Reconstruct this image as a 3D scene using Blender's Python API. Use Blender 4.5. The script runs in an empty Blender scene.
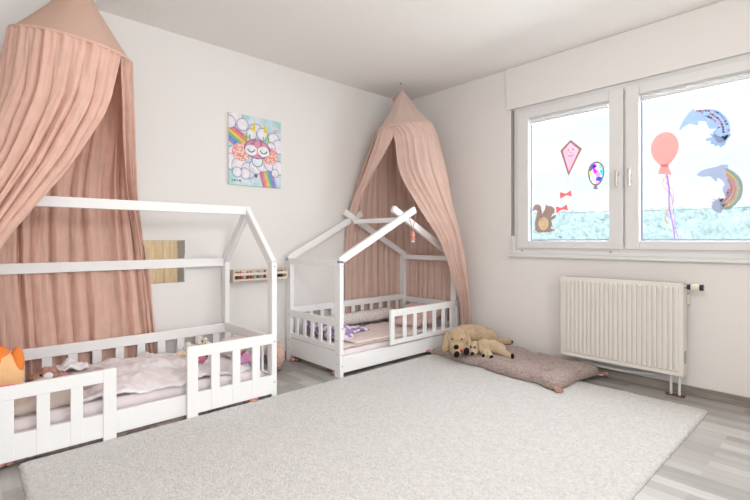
import bpy, bmesh, math, random
from mathutils import Vector, Matrix, noise
random.seed(7)
PI = math.pi
sc = bpy.context.scene
C = sc.collection

# ------------------------------------------------------------------ camera
cam_d = bpy.data.cameras.new('camera'); cam = bpy.data.objects.new('camera', cam_d); C.objects.link(cam)
FPX = 445.0
cam_d.sensor_fit = 'HORIZONTAL'; cam_d.sensor_width = 36.0
cam_d.lens = 36.0 * FPX / 750.0
cam_d.shift_y = -(250 - 240.5) / 750.0
cam_d.clip_start = 0.02; cam_d.clip_end = 500
HEAD = math.atan2(485, 445)
cam.location = (-3.4843, -3.3337, 1.008)
cam.rotation_euler = (PI/2, 0, HEAD - PI/2)
sc.camera = cam

# ------------------------------------------------------------------ world, lights, exposure
SKY = .95
w = bpy.data.worlds.new('sky'); sc.world = w; w.use_nodes = True
nt = w.node_tree; nt.nodes.clear()
out = nt.nodes.new('ShaderNodeOutputWorld'); bg = nt.nodes.new('ShaderNodeBackground')
bg.inputs['Strength'].default_value = SKY
tc = nt.nodes.new('ShaderNodeTexCoord'); mp = nt.nodes.new('ShaderNodeMapping'); mp.inputs['Scale'].default_value = (1, 1, 6)
nz = nt.nodes.new('ShaderNodeTexNoise'); nz.inputs['Scale'].default_value = 2.2; nz.inputs['Detail'].default_value = 5
cr = nt.nodes.new('ShaderNodeValToRGB')
cr.color_ramp.elements[0].position = .35; cr.color_ramp.elements[0].color = (.76, .87, .97, 1)
cr.color_ramp.elements[1].position = .6; cr.color_ramp.elements[1].color = (.90, .95, .99, 1)
nt.links.new(tc.outputs['Generated'], mp.inputs['Vector']); nt.links.new(mp.outputs['Vector'], nz.inputs['Vector'])
nt.links.new(nz.outputs['Fac'], cr.inputs['Fac']); nt.links.new(cr.outputs['Color'], bg.inputs['Color'])
nt.links.new(bg.outputs['Background'], out.inputs['Surface'])

def area(name, loc, rot, sx, sy, power, col):
    l = bpy.data.lights.new(name, 'AREA'); l.shape = 'RECTANGLE'; l.size = sx; l.size_y = sy
    l.energy = power; l.color = col
    o = bpy.data.objects.new(name, l); C.objects.link(o); o.location = loc; o.rotation_euler = rot
    return o
# daylight through the window of the right wall, an added fill behind the camera, and an added point fill in mid-room
area('window_daylight', (.48, -2.3, 1.80), (0, math.radians(66), 0), 1.2, 2.1, 80, (.90, .95, 1))
area('rear_fill', (-2.9, -5.38, 1.35), (math.radians(90), 0, 0), 3.2, 2.1, 40, (.95, .98, 1))
pt = bpy.data.lights.new('point_fill', 'POINT'); pt.energy = 27; pt.color = (1, .95, .89); pt.shadow_soft_size = .16
po = bpy.data.objects.new('point_fill', pt); C.objects.link(po); po.location = (-2.4, -2.8, 1.8)
sun = bpy.data.lights.new('sun', 'SUN'); sun.energy = 1.7; sun.angle = .05; sun.color = (1, .97, .92)
so = bpy.data.objects.new('sun', sun); C.objects.link(so)
so.rotation_euler = Vector((.75, -.15, -.6)).to_track_quat('-Z', 'Y').to_euler()
vs = sc.view_settings; vs.view_transform = 'Standard'; vs.look = 'None'; vs.gamma = 1; vs.use_curve_mapping = False
vs.exposure = 0.46

# ------------------------------------------------------------------ materials
def mat(name, col, rough=.6, spec=.4, metal=0, bump=0, bscale=60, var=0, vscale=8, transl=0, sheen=0, coord='Object', stretch=None):
    m = bpy.data.materials.new(name); m.use_nodes = True
    t = m.node_tree; p = t.nodes['Principled BSDF']; o = t.nodes['Material Output']
    p.inputs['Base Color'].default_value = (*col, 1); p.inputs['Roughness'].default_value = rough
    p.inputs['Specular IOR Level'].default_value = spec; p.inputs['Metallic'].default_value = metal
    if sheen: p.inputs['Sheen Weight'].default_value = sheen
    tcn = t.nodes.new('ShaderNodeTexCoord')
    if var:
        n = t.nodes.new('ShaderNodeTexNoise'); n.inputs['Scale'].default_value = vscale; n.inputs['Detail'].default_value = 4
        r = t.nodes.new('ShaderNodeValToRGB')
        r.color_ramp.elements[0].position = .3; r.color_ramp.elements[1].position = .7
        r.color_ramp.elements[0].color = (*[c*(1-var) for c in col], 1)
        r.color_ramp.elements[1].color = (*[min(1, c*(1+var)) for c in col], 1)
        t.links.new(tcn.outputs[coord], n.inputs['Vector']); t.links.new(n.outputs['Fac'], r.inputs['Fac'])
        t.links.new(r.outputs['Color'], p.inputs['Base Color'])
    if bump:
        n = t.nodes.new('ShaderNodeTexNoise'); n.inputs['Scale'].default_value = bscale; n.inputs['Detail'].default_value = 3
        b = t.nodes.new('ShaderNodeBump'); b.inputs['Strength'].default_value = bump; b.inputs['Distance'].default_value = .01
        if stretch:
            mpn = t.nodes.new('ShaderNodeMapping'); mpn.inputs['Scale'].default_value = stretch
            t.links.new(tcn.outputs[coord], mpn.inputs['Vector']); t.links.new(mpn.outputs['Vector'], n.inputs['Vector']); n.inputs['Detail'].default_value = 5
        else: t.links.new(tcn.outputs[coord], n.inputs['Vector'])
        t.links.new(n.outputs['Fac'], b.inputs['Height'])
        t.links.new(b.outputs['Normal'], p.inputs['Normal'])
    if transl:
        tr = t.nodes.new('ShaderNodeBsdfTranslucent'); tr.inputs['Color'].default_value = (*col, 1)
        mx = t.nodes.new('ShaderNodeMixShader'); mx.inputs[0].default_value = transl
        t.links.new(p.outputs[0], mx.inputs[1]); t.links.new(tr.outputs[0], mx.inputs[2]); t.links.new(mx.outputs[0], o.inputs['Surface'])
    return m

def attr_mat(name, rough=.7, transl=0, bump=0):
    m = mat(name, (1, 1, 1), rough, .25, bump=bump, bscale=90, transl=transl)
    t = m.node_tree; a = t.nodes.new('ShaderNodeVertexColor'); a.layer_name = 'pattern'
    t.links.new(a.outputs['Color'], t.nodes['Principled BSDF'].inputs['Base Color'])
    for n in t.nodes:
        if n.type == 'BSDF_TRANSLUCENT': t.links.new(a.outputs['Color'], n.inputs['Color'])
    return m

M = {}
M['wall'] = mat('wall_plaster', (.83, .80, .78), .9, .15, bump=.1, bscale=45)
M['ceil'] = mat('ceiling_paint', (.90, .87, .84), .95, .1, bump=.35, bscale=55)
M['white'] = mat('white_lacquered_wood', (.91, .905, .905), .45, .35, bump=.04, bscale=30)
M['pvc'] = mat('white_window_frame', (.78, .77, .77), .35, .4)
M['dark'] = mat('dark_gasket', (.15, .15, .16), .6)
M['grey'] = mat('grey_metal', (.45, .45, .46), .35, metal=.7)
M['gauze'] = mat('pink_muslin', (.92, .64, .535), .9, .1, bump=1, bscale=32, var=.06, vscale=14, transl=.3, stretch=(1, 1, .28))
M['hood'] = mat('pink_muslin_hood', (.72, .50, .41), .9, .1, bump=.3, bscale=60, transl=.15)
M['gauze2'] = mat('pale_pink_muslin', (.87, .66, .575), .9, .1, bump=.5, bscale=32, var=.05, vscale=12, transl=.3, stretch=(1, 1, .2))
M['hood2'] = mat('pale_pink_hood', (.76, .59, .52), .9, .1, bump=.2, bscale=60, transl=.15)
M['rad'] = mat('radiator_enamel', (.80, .755, .70), .35, .45)
M['rad_grille'] = mat('radiator_grille_metal', (.42, .40, .37), .5)
M['black'] = mat('black_plastic', (.02, .02, .022), .4)
M['cream_p'] = mat('cream_plastic', (.80, .74, .64), .4)
M['sheet'] = mat('pale_pink_sheet', (.85, .76, .77), .9, .1, bump=.3, bscale=25, sheen=.2)
M['pinkquilt'] = mat('blush_quilt', (.83, .68, .64), .9, .1, bump=.5, bscale=35, var=.05, vscale=30, sheen=.2)
M['beige'] = mat('beige_linen', (.66, .55, .49), .9, .1, bump=.3, bscale=45, sheen=.2)
M['rose'] = mat('rose_cotton', (.78, .57, .53), .9, .1, bump=.3, bscale=45, sheen=.2)
M['matf'] = mat('mauve_mat_cotton', (.42, .325, .30), .95, .1, bump=.6, bscale=130, var=.3, vscale=75, sheen=.2)
M['tassel'] = mat('salmon_tassel', (.62, .31, .25), .9, .1, bump=.6, bscale=90)
M['fur'] = mat('golden_plush', (.57, .41, .26), 1, .05, bump=.9, bscale=110, var=.12, vscale=30, sheen=.4)
M['fur2'] = mat('golden_plush_light', (.62, .465, .31), 1, .05, bump=.9, bscale=110, var=.1, vscale=30, sheen=.4)
M['blackfur'] = mat('black_plush', (.018, .014, .014), .9, .1, bump=.5, bscale=90)
M['red'] = mat('red_felt', (.6, .04, .04), .8)
M['cream'] = mat('cream_knit', (.80, .72, .62), .95, .1, bump=1, bscale=70, var=.1, vscale=30)
M['pinkplush'] = mat('pink_plush', (.62, .22, .30), .95, .1, bump=.8, bscale=60)
M['browntoy'] = mat('brown_plush', (.42, .24, .19), .95, .1, bump=.8, bscale=60, var=.4, vscale=40)
M['magenta'] = mat('magenta_fabric', (.82, .36, .66), .8)
M['hotpink'] = mat('hot_pink_plush', (.84, .06, .36), .9, bump=.4, bscale=60)
M['orange'] = mat('orange_plush', (.90, .26, .05), .9, bump=.4, bscale=60)
M['peach'] = mat('peach_plush', (.90, .55, .28), .9, bump=.4, bscale=60)
M['blush'] = mat('blush_plush', (.72, .50, .42), 1, .1, bump=1, bscale=45, var=.12, vscale=45)
M['whitecloth'] = mat('white_cotton', (.86, .84, .88), .9, .1, bump=.4, bscale=30)
M['pine'] = None
M['glass'] = None

def wood(name, c1, c2, scale, axis=2, rough=.5):
    m = bpy.data.materials.new(name); m.use_nodes = True; t = m.node_tree; p = t.nodes['Principled BSDF']
    p.inputs['Roughness'].default_value = rough
    tcn = t.nodes.new('ShaderNodeTexCoord'); mpn = t.nodes.new('ShaderNodeMapping')
    s = [scale]*3; s[axis] = scale*.06; mpn.inputs['Scale'].default_value = s
    n = t.nodes.new('ShaderNodeTexNoise'); n.inputs['Scale'].default_value = 1; n.inputs['Detail'].default_value = 6; n.inputs['Roughness'].default_value = .6
    r = t.nodes.new('ShaderNodeValToRGB'); r.color_ramp.elements[0].position = .35; r.color_ramp.elements[1].position = .65
    r.color_ramp.elements[0].color = (*c1, 1); r.color_ramp.elements[1].color = (*c2, 1)
    t.links.new(tcn.outputs['Object'], mpn.inputs['Vector']); t.links.new(mpn.outputs['Vector'], n.inputs['Vector'])
    t.links.new(n.outputs['Fac'], r.inputs['Fac']); t.links.new(r.outputs['Color'], p.inputs['Base Color'])
    return m
M['pine'] = wood('knotty_pine', (.74, .50, .28), (.92, .74, .50), 38, 2)
M['birch'] = wood('pale_birch', (.72, .60, .48), (.84, .74, .63), 30, 0)
M['skirt'] = wood('grey_oak_skirting', (.20, .175, .155), (.36, .32, .285), 30, 1)

def floor_mat():
    m = bpy.data.materials.new('grey_oak_laminate'); m.use_nodes = True; t = m.node_tree; p = t.nodes['Principled BSDF']
    p.inputs['Roughness'].default_value = .28; p.inputs['Specular IOR Level'].default_value = .6
    L = t.links.new
    tcn = t.nodes.new('ShaderNodeTexCoord')
    rot = t.nodes.new('ShaderNodeMapping'); rot.inputs['Rotation'].default_value = (0, 0, PI/2)
    L(tcn.outputs['Object'], rot.inputs['Vector'])
    br = t.nodes.new('ShaderNodeTexBrick'); br.offset = .37; br.inputs['Scale'].default_value = 1
    br.inputs['Brick Width'].default_value = .62; br.inputs['Row Height'].default_value = .065; br.inputs['Mortar Size'].default_value = .0008
    br.inputs['Color1'].default_value = (.0, .0, .0, 1); br.inputs['Color2'].default_value = (1, 1, 1, 1); br.inputs['Mortar'].default_value = (.3, .3, .3, 1)
    L(rot.outputs['Vector'], br.inputs['Vector'])
    g = t.nodes.new('ShaderNodeMapping'); g.inputs['Scale'].default_value = (40, 2.2, 40); L(tcn.outputs['Object'], g.inputs['Vector'])
    n = t.nodes.new('ShaderNodeTexNoise'); n.inputs['Scale'].default_value = 1; n.inputs['Detail'].default_value = 5; L(g.outputs['Vector'], n.inputs['Vector'])
    mx = t.nodes.new('ShaderNodeMixRGB'); mx.inputs[0].default_value = .5; L(br.outputs['Color'], mx.inputs[1]); L(n.outputs['Color'], mx.inputs[2])
    bw = t.nodes.new('ShaderNodeRGBToBW'); L(mx.outputs[0], bw.inputs[0])
    r = t.nodes.new('ShaderNodeValToRGB'); e = r.color_ramp.elements
    e[0].position = .15; e[0].color = (.28, .262, .245, 1); e[1].position = .85; e[1].color = (.55, .53, .51, 1)
    mid = e.new(.5); mid.color = (.41, .39, .37, 1)
    L(bw.outputs[0], r.inputs['Fac']); L(r.outputs['Color'], p.inputs['Base Color'])
    return m
M['floor'] = floor_mat()

def rug_mat():
    m = mat('cream_wool_pile', (.66, .642, .622), 1, .05, bump=1, bscale=120, var=.13, vscale=70, sheen=.3)
    return m
M['rug'] = rug_mat()

def glass_mat():
    m = bpy.data.materials.new('window_glass'); m.use_nodes = True; t = m.node_tree; t.nodes.clear()
    o = t.nodes.new('ShaderNodeOutputMaterial'); tr = t.nodes.new('ShaderNodeBsdfTransparent'); gl = t.nodes.new('ShaderNodeBsdfGlossy')
    gl.inputs['Roughness'].default_value = .02; tr.inputs['Color'].default_value = (.97, .985, .99, 1)
    mx = t.nodes.new('ShaderNodeMixShader'); mx.inputs[0].default_value = .04
    t.links.new(tr.outputs[0], mx.inputs[1]); t.links.new(gl.outputs[0], mx.inputs[2]); t.links.new(mx.outputs[0], o.inputs['Surface'])
    return m
M['glass'] = glass_mat()
M['mirror'] = mat('mirror_silver', (.92, .93, .92), .02, .5, metal=1)

def paper(name, col, tl=.5): return mat(name, col, .9, .1, transl=tl)
def spots(name, c1, c2, scale, tl=0, thr=.5, rough=.9):
    m = mat(name, c1, rough, .1, transl=tl, bump=.3, bscale=40); t = m.node_tree
    v = t.nodes.new('ShaderNodeTexNoise'); v.inputs['Scale'].default_value = scale; v.inputs['Detail'].default_value = 2
    r = t.nodes.new('ShaderNodeValToRGB'); r.color_ramp.elements[0].position = thr-.02; r.color_ramp.elements[1].position = thr+.02
    r.color_ramp.elements[0].color = (*c1, 1); r.color_ramp.elements[1].color = (*c2, 1)
    tcn = [n for n in t.nodes if n.type == 'TEX_COORD'][0]
    t.links.new(tcn.outputs['Object'], v.inputs['Vector']); t.links.new(v.outputs['Fac'], r.inputs['Fac'])
    t.links.new(r.outputs['Color'], t.nodes['Principled BSDF'].inputs['Base Color'])
    return m
M['duvet'] = spots('white_and_blush_print', (.87, .83, .85), (.85, .77, .79), 16, thr=.53)
M['lilac'] = spots('lilac_floral_print', (.84, .80, .86), (.36, .25, .48), 24, thr=.48)
M['grey_print'] = spots('grey_speckled_cotton', (.80, .75, .73), (.58, .52, .51), 85, thr=.57)
M['print_pillow'] = spots('mauve_print', (.66, .55, .54), (.55, .42, .42), 30, thr=.52)

# ------------------------------------------------------------------ mesh helpers
def link(name, bm, m=None, parent=None, smooth=False, mats=None):
    me = bpy.data.meshes.new(name); bmesh.ops.recalc_face_normals(bm, faces=bm.faces[:]); bm.to_mesh(me); bm.free()
    for k in (mats or ([m] if m else [])): me.materials.append(k)
    if smooth:
        for p in me.polygons: p.use_smooth = True
    o = bpy.data.objects.new(name, me); C.objects.link(o)
    if parent: o.parent = parent; o.matrix_parent_inverse = Matrix.Translation(-Vector(parent.location)) if not parent.parent else parent.matrix_parent_inverse.copy()
    return o
def fixparent(o, parent):
    # coordinates are given in the world; all roots are unrotated, so a translation suffices
    o.parent = parent
    base = Vector((0, 0, 0)); q = parent
    while q: base += Vector(q.location) + q.matrix_parent_inverse.translation if q.parent else Vector(q.location); q = q.parent
    o.matrix_parent_inverse = Matrix.Translation(-base)
def obj(name, bm, m=None, parent=None, smooth=False, mats=None):
    o = link(name, bm, m, None, smooth, mats)
    if parent: fixparent(o, parent)
    return o
def thing(name, label, cat, loc=(0, 0, 0), group=None):
    o = bpy.data.objects.new(name, None); C.objects.link(o); o.location = loc; o.empty_display_size = .1
    return tag(o, label, cat, group)
def tag(o, label, cat, group=None, kind=None):
    o['label'] = label; o['category'] = cat
    if group: o['group'] = group
    if kind: o['kind'] = kind
    return o
def struct(o): o['kind'] = 'structure'; return o

def box(bm, x0, x1, y0, y1, z0, z1, bev=0, mi=0):
    vs_ = [bm.verts.new((x, y, z)) for x in (x0, x1) for y in (y0, y1) for z in (z0, z1)]
    idx = [(0, 1, 3, 2), (4, 6, 7, 5), (0, 4, 5, 1), (2, 3, 7, 6), (0, 2, 6, 4), (1, 5, 7, 3)]
    fs = [bm.faces.new([vs_[i] for i in f]) for f in idx]
    for f in fs: f.material_index = mi
    if bev:
        es = {e for f in fs for e in f.edges}
        r = bmesh.ops.bevel(bm, geom=list(es), offset=bev, segments=2, affect='EDGES', profile=.5)
        for f in r['faces']: f.material_index = mi
    return fs
def B(*a, bev=.003):
    bm = bmesh.new(); box(bm, *a, bev=bev); return bm
def prism(pts, axis, a, b, bev=0, bm=None, mi=0):
    """extrude a 2D outline along an axis: 'x' -> pts are (y,z); 'y' -> (x,z); 'z' -> (x,y)"""
    bm = bm or bmesh.new()
    def P(p, q): return {'x': (q, p[0], p[1]), 'y': (p[0], q, p[1]), 'z': (p[0], p[1], q)}[axis]
    A = [bm.verts.new(P(p, a)) for p in pts]; D = [bm.verts.new(P(p, b)) for p in pts]
    n = len(pts); fs = [bm.faces.new(A), bm.faces.new(D[::-1])]
    for i in range(n): fs.append(bm.faces.new((A[i], A[(i+1) % n], D[(i+1) % n], D[i])))
    for f in fs: f.material_index = mi
    if bev:
        r = bmesh.ops.bevel(bm, geom=list({e for f in fs for e in f.edges}), offset=bev, segments=2, affect='EDGES')
    return bm
def tube(pts, r, n=8, bm=None, mi=0, taper=None):
    bm = bm or bmesh.new(); rings = []
    pts = [Vector(p) for p in pts]
    for i, p in enumerate(pts):
        t = (pts[min(i+1, len(pts)-1)] - pts[max(i-1, 0)]).normalized()
        u = t.cross(Vector((0, 0, 1)) if abs(t.z) < .9 else Vector((1, 0, 0))).normalized(); v = t.cross(u)
        rr = taper[i] if taper else r
        rings.append([bm.verts.new(p + u*rr*math.cos(2*PI*k/n) + v*rr*math.sin(2*PI*k/n)) for k in range(n)])
    for a, b in zip(rings, rings[1:]):
        for k in range(n):
            f = bm.faces.new((a[k], a[(k+1) % n], b[(k+1) % n], b[k])); f.material_index = mi
    for ring in (rings[0][::-1], rings[-1]):
        f = bm.faces.new(ring); f.material_index = mi
    return bm
def ell(bm, c, r, rot=None, mi=0, sub=3):
    mtx = Matrix.Translation(c) @ (rot.to_matrix().to_4x4() if rot is not None else Matrix()) @ Matrix.Diagonal((*r, 1))
    res = bmesh.ops.create_icosphere(bm, subdivisions=sub, radius=1, matrix=mtx)
    for v in res['verts']:
        for f in v.link_faces: f.material_index = mi
    return bm
def remesh(o, vox=.006, sub=0):
    md = o.modifiers.new('remesh', 'REMESH'); md.mode = 'VOXEL'; md.voxel_size = vox; md.use_smooth_shade = True
    s = o.modifiers.new('smooth', 'SMOOTH'); s.factor = .5; s.iterations = 6
    return o
def catmull(P, t):
    n = len(P)-1; x = min(max(t, 0), 1)*n; i = min(int(x), n-1); u = x-i
    p0 = P[max(i-1, 0)]; p1 = P[i]; p2 = P[i+1]; p3 = P[min(i+2, n)]
    return .5*((2*p1)+(p2-p0)*u+(2*p0-5*p1+4*p2-p3)*u*u+(3*p1-p0-3*p2+p3)*u*u*u)
def drape(rows, ns, ntt, nf, amp, seed, thick=.003, xmax=None, ymax=None):
    """cloth sheet through rows of control points with vertical folds"""
    rows = [[Vector(p) for p in r] for r in rows]; rnd = random.Random(seed)
    ph = [rnd.uniform(0, 6.28) for _ in range(8)]
    grid = []
    for j in range(ntt+1):
        t = j/ntt; line = []
        for i in range(ns+1):
            s = i/ns
            # control points in a row are spaced by their row-0 index
            col = [catmull(r, s) for r in rows]
            line.append(catmull(col, t))
        grid.append(line)
    res = []
    for j in range(ntt+1):
        t = j/ntt; line = []
        for i in range(ns+1):
            s = i/ns
            ds = grid[j][min(i+1, ns)]-grid[j][max(i-1, 0)]; dt = grid[min(j+1, ntt)][i]-grid[max(j-1, 0)][i]
            n = ds.cross(dt); n = n.normalized() if n.length > 1e-9 else Vector((0, 0, 1))
            a = amp*(.22+.78*min(1, t*2.4))
            sw = s + .55/nf*noise.noise(Vector((s*nf*.55, t*.7, seed))) + .35/nf*noise.noise(Vector((s*nf*1.3, t*1.6, seed+9)))
            th = PI*nf*sw
            big = abs(math.sin(th))**.8*2-1.1
            env = .55+.9*abs(noise.noise(Vector((s*nf*.6, t*1.2, seed+3))))
            d = env*(.95*big+.35*math.sin(th*3.1+ph[2]+2*t)*(.5+.5*math.sin(th*.37+ph[3])))
            d += .35*noise.noise(Vector((s*nf*2.5, t*9, seed)))+.12*noise.noise(Vector((s*nf*7, t*22, seed)))
            if t < .2: d += (1-t/.2)*.8*math.sin(PI*nf*3.3*s+ph[5])
            p = grid[j][i] + n*a*d
            if xmax is not None: p.x = min(p.x, xmax)
            if ymax is not None: p.y = min(p.y, ymax)
            line.append(p)
        res.append(line)
    bm = bmesh.new(); V = [[bm.verts.new(p) for p in l] for l in res]
    for j in range(ntt):
        for i in range(ns): bm.faces.new((V[j][i], V[j][i+1], V[j+1][i+1], V[j+1][i]))
    return bm
def cushion(c, size, rotz=0, tilt=(0, 0), puff=.5, m=None, name='pillow', parent=None, seed=0, n=28, wrinkle=.012):
    """closed pillow body: sx,sy,h"""
    sx, sy, h = size; bm = bmesh.new(); grid = {}
    R = Matrix.Translation(c) @ Matrix.Rotation(rotz, 4, 'Z') @ Matrix.Rotation(tilt[0], 4, 'X') @ Matrix.Rotation(tilt[1], 4, 'Y')
    for side in (1, -1):
        for i in range(n+1):
            for j in range(n+1):
                u = 2*i/n-1; v = 2*j/n-1
                edge = i in (0, n) or j in (0, n)
                if side == -1 and edge: grid[(side, i, j)] = grid[(1, i, j)]; continue
                x = u*sx/2*(1-.07*(1-v*v)*abs(u)**3); y = v*sy/2*(1-.07*(1-u*u)*abs(v)**3)
                z = side*h/2*((1-u**4)*(1-v**4))**puff
                z += wrinkle*noise.noise(Vector((u*3+seed, v*3, side*5)))*(0 if edge else 1)
                grid[(side, i, j)] = bm.verts.new(R @ Vector((x, y, z)))
        for i in range(n):
            for j in range(n):
                q = [grid[(side, i, j)], grid[(side, i+1, j)], grid[(side, i+1, j+1)], grid[(side, i, j+1)]]
                if side == -1: q.reverse()
                bm.faces.new(q)
    return obj(name, bm, m, parent, True)
def quilt(x0, x1, y0, y1, zf, th, n=(60, 40), edge=.02, seed=0, wob=.01):
    """closed blanket lying on a bed, top height zf(x,y)"""
    bm = bmesh.new(); T = {}; U = {}
    for i in range(n[0]+1):
        for j in range(n[1]+1):
            u = i/n[0]; v = j/n[1]
            x = x0+(x1-x0)*u; y = y0+(y1-y0)*v
            x += wob*noise.noise(Vector((x*4, y*4, seed))); y += wob*noise.noise(Vector((x*4+9, y*4, seed)))
            d = min(u*(x1-x0), (1-u)*(x1-x0), v*(y1-y0), (1-v)*(y1-y0))
            k = math.sqrt(max(0, 1-(1-min(1, d/edge))**2)) if d < edge else 1
            z = zf(x, y)
            T[i, j] = bm.verts.new((x, y, z-th*.5*(1-k)))
            U[i, j] = T[i, j] if (i in (0, n[0]) or j in (0, n[1])) else bm.verts.new((x, y, z-th+th*.5*(1-k)-.0005))
    for i in range(n[0]):
        for j in range(n[1]):
            bm.faces.new((T[i, j], T[i+1, j], T[i+1, j+1], T[i, j+1]))
            q = [U[i, j], U[i, j+1], U[i+1, j+1], U[i+1, j]]
            if len(set(q)) == 4 and set(q) != {T[i, j], T[i+1, j], T[i+1, j+1], T[i, j+1]}: bm.faces.new(q)
    return bm
def dot(bm, c, axis, r=.005, d=.002):
    rot = {'x': Matrix.Rotation(PI/2, 4, 'Y'), 'y': Matrix.Rotation(PI/2, 4, 'X'), 'z': Matrix()}[axis]
    bmesh.ops.create_cone(bm, cap_ends=True, segments=12, radius1=r, radius2=r, depth=d, matrix=Matrix.Translation(c) @ rot)
    return bm

# ------------------------------------------------------------------ the room
H = 2.5; XW = -5.0; YS = -5.4
struct(obj('floor', B(XW-.2, .3, YS-.2, .2, -.12, 0, bev=0), M['floor']))
struct(obj('ceiling', B(XW-.2, .3, YS-.2, .2, H, H+.15, bev=0), M['ceil']))
struct(obj('wall_back', B(XW-.2, .3, 0, .2, 0, H, bev=0), M['wall']))
struct(obj('wall_left', B(XW-.2, XW, YS, 0, 0, H, bev=0), M['wall']))
WY0, WY1, WZ0, WZ1 = -3.30, -1.285, .895, 2.15      # window opening
bm = bmesh.new()
box(bm, 0, .3, YS, 0, 0, WZ0); box(bm, 0, .3, YS, 0, WZ1, H)
box(bm, 0, .3, WY1, 0, WZ0, WZ1); box(bm, 0, .3, YS, WY0, WZ0, WZ1)
struct(obj('wall_right', bm, M['wall']))
bm = bmesh.new()
box(bm, XW, -4.6, YS-.2, YS, 0, H); box(bm, -1.2, .0, YS-.2, YS, 0, H); box(bm, -4.6, -1.2, YS-.2, YS, 2.45, H); box(bm, -4.6, -1.2, YS-.2, YS, 0, .25)
struct(obj('wall_front', bm, M['wall']))
bm = bmesh.new()
for a, b in ((-4.6, -4.53), (-2.95, -2.85), (-1.27, -1.2)): box(bm, a, b, YS-.12, YS-.05, .25, 2.45)
box(bm, -4.53, -1.27, YS-.12, YS-.05, .25, .33); box(bm, -4.53, -1.27, YS-.12, YS-.05, 2.37, 2.45)
struct(obj('added_rear_window', bm, M['pvc']))  # unseen window, added so the rear fill has an opening
struct(obj('baseboard_right', B(-.016, 0, YS, -.0, 0, .06, bev=.004), M['skirt']))
struct(obj('baseboard_back', B(XW, -.016, -.016, 0, 0, .06, bev=.004), M['skirt']))
# roller shutter box above the window
struct(obj('trim_1', B(-.022, 0, -3.75, -1.25, 2.14, H-.001, bev=.003), M['wall']))

# ------------------------------------------------------------------ window
win = bpy.data.objects.new('window_1', None); C.objects.link(win); win.location = (.02, -2.3, .9); struct(win)
def W(name, b, m=None): return obj(name, b, m or M['pvc'], win)
bm = bmesh.new()
fx0, fx1 = .005, .075
box(bm, fx0, fx1, -1.385, -1.315, .925, 2.148, .004); box(bm, .02, fx1, -1.316, -1.287, .90, 2.149); box(bm, fx0, fx1, -3.299, -3.24, .925, 2.148, .004)
box(bm, fx0, fx1, -3.24, -1.385, .925, .965, .004); box(bm, fx0, fx1, -3.24, -1.385, 2.085, 2.148, .004)
box(bm, fx0+.01, fx1, -2.205, -2.175, .965, 2.085, .003)
W('window_frame', bm)
def sash(ya, yb, yga, ygb):
    """ya > yb outer edges, yga > ygb glass edges"""
    s_ = bmesh.new(); a, b = -.012, .06
    z0, z1, g0, g1 = .945, 2.108, 1.006, 2.035
    box(s_, a, b, yga, ya, z0, z1, .005); box(s_, a, b, yb, ygb, z0, z1, .005)
    box(s_, a, b, ygb, yga, z0, g0, .005); box(s_, a, b, ygb, yga, g1, z1, .005)
    s = W('sash', s_)
    bead = bmesh.new()
    for (p, q, r, t) in ((yga-.012, yga, g0, g1), (ygb, ygb+.012, g0, g1), (ygb+.012, yga-.012, g0, g0+.012), (ygb+.012, yga-.012, g1-.012, g1)):
        box(bead, .028, .036, p, q, r, t)
    o = obj('gasket', bead, mat('blue_grey_gasket', (.32, .36, .45), .6), s)
    g = obj('glass_pane', B(.040, .044, ygb, yga, g0, g1, bev=0), M['glass'], s)
    # pleated blind pulled up under the top rail
    bl = bmesh.new()
    for k in range(5): box(bl, -.004+.002*(k % 2), .024-.002*(k % 2), ygb+.012, yga-.012, 1.992+.009*k, 1.998+.009*k, .001)
    box(bl, -.006, .026, ygb+.01, yga-.01, 1.982, 1.992, .002)
    return s, bl
s1, b1 = sash(-1.352, -2.183, -1.452, -2.087)
s2, b2 = sash(-2.197, -3.262, -2.287, -3.17)
for s, b in ((s1, b1), (s2, b2)): obj('blind', b, M['pvc'], s)
for s, y in ((s1, -2.150), (s2, -2.232)):
    hb = bmesh.new(); box(hb, -.020, -.011, y-.015, y+.015, 1.425, 1.545, .003)
    h = obj('window_handle', hb, M['pvc'], s)
    g = bmesh.new(); box(g, -.055, -.018, y-.011, y+.011, 1.475, 1.515, .004); box(g, -.056, -.040, y-.009, y+.011, 1.39, 1.505, .005)
    obj('grip', g, mat('satin_handle', (.72, .70, .68), .25, metal=.5), h)
W('roller_strap', B(-.006, .004, -1.312, -1.300, 1.04, 2.13, bev=0), mat('strap_grey', (.33, .31, .29), .8))
W('strap_winder', B(-.022, .004, -1.328, -1.296, .925, 1.05, bev=.004))
sl = bmesh.new(); box(sl, -.035, .07, -3.34, -1.272, .868, .893, .006); box(sl, -.012, .07, -3.32, -1.285, .893, .926, .003)
struct(obj('trim_2', sl, M['pvc']))
sx = bmesh.new()
for y in (-1.395, -2.1): box(sx, -.016, -.006, y-.008, y+.008, .915, .93, .002)
W('hinge', sx, M['grey'])

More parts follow.
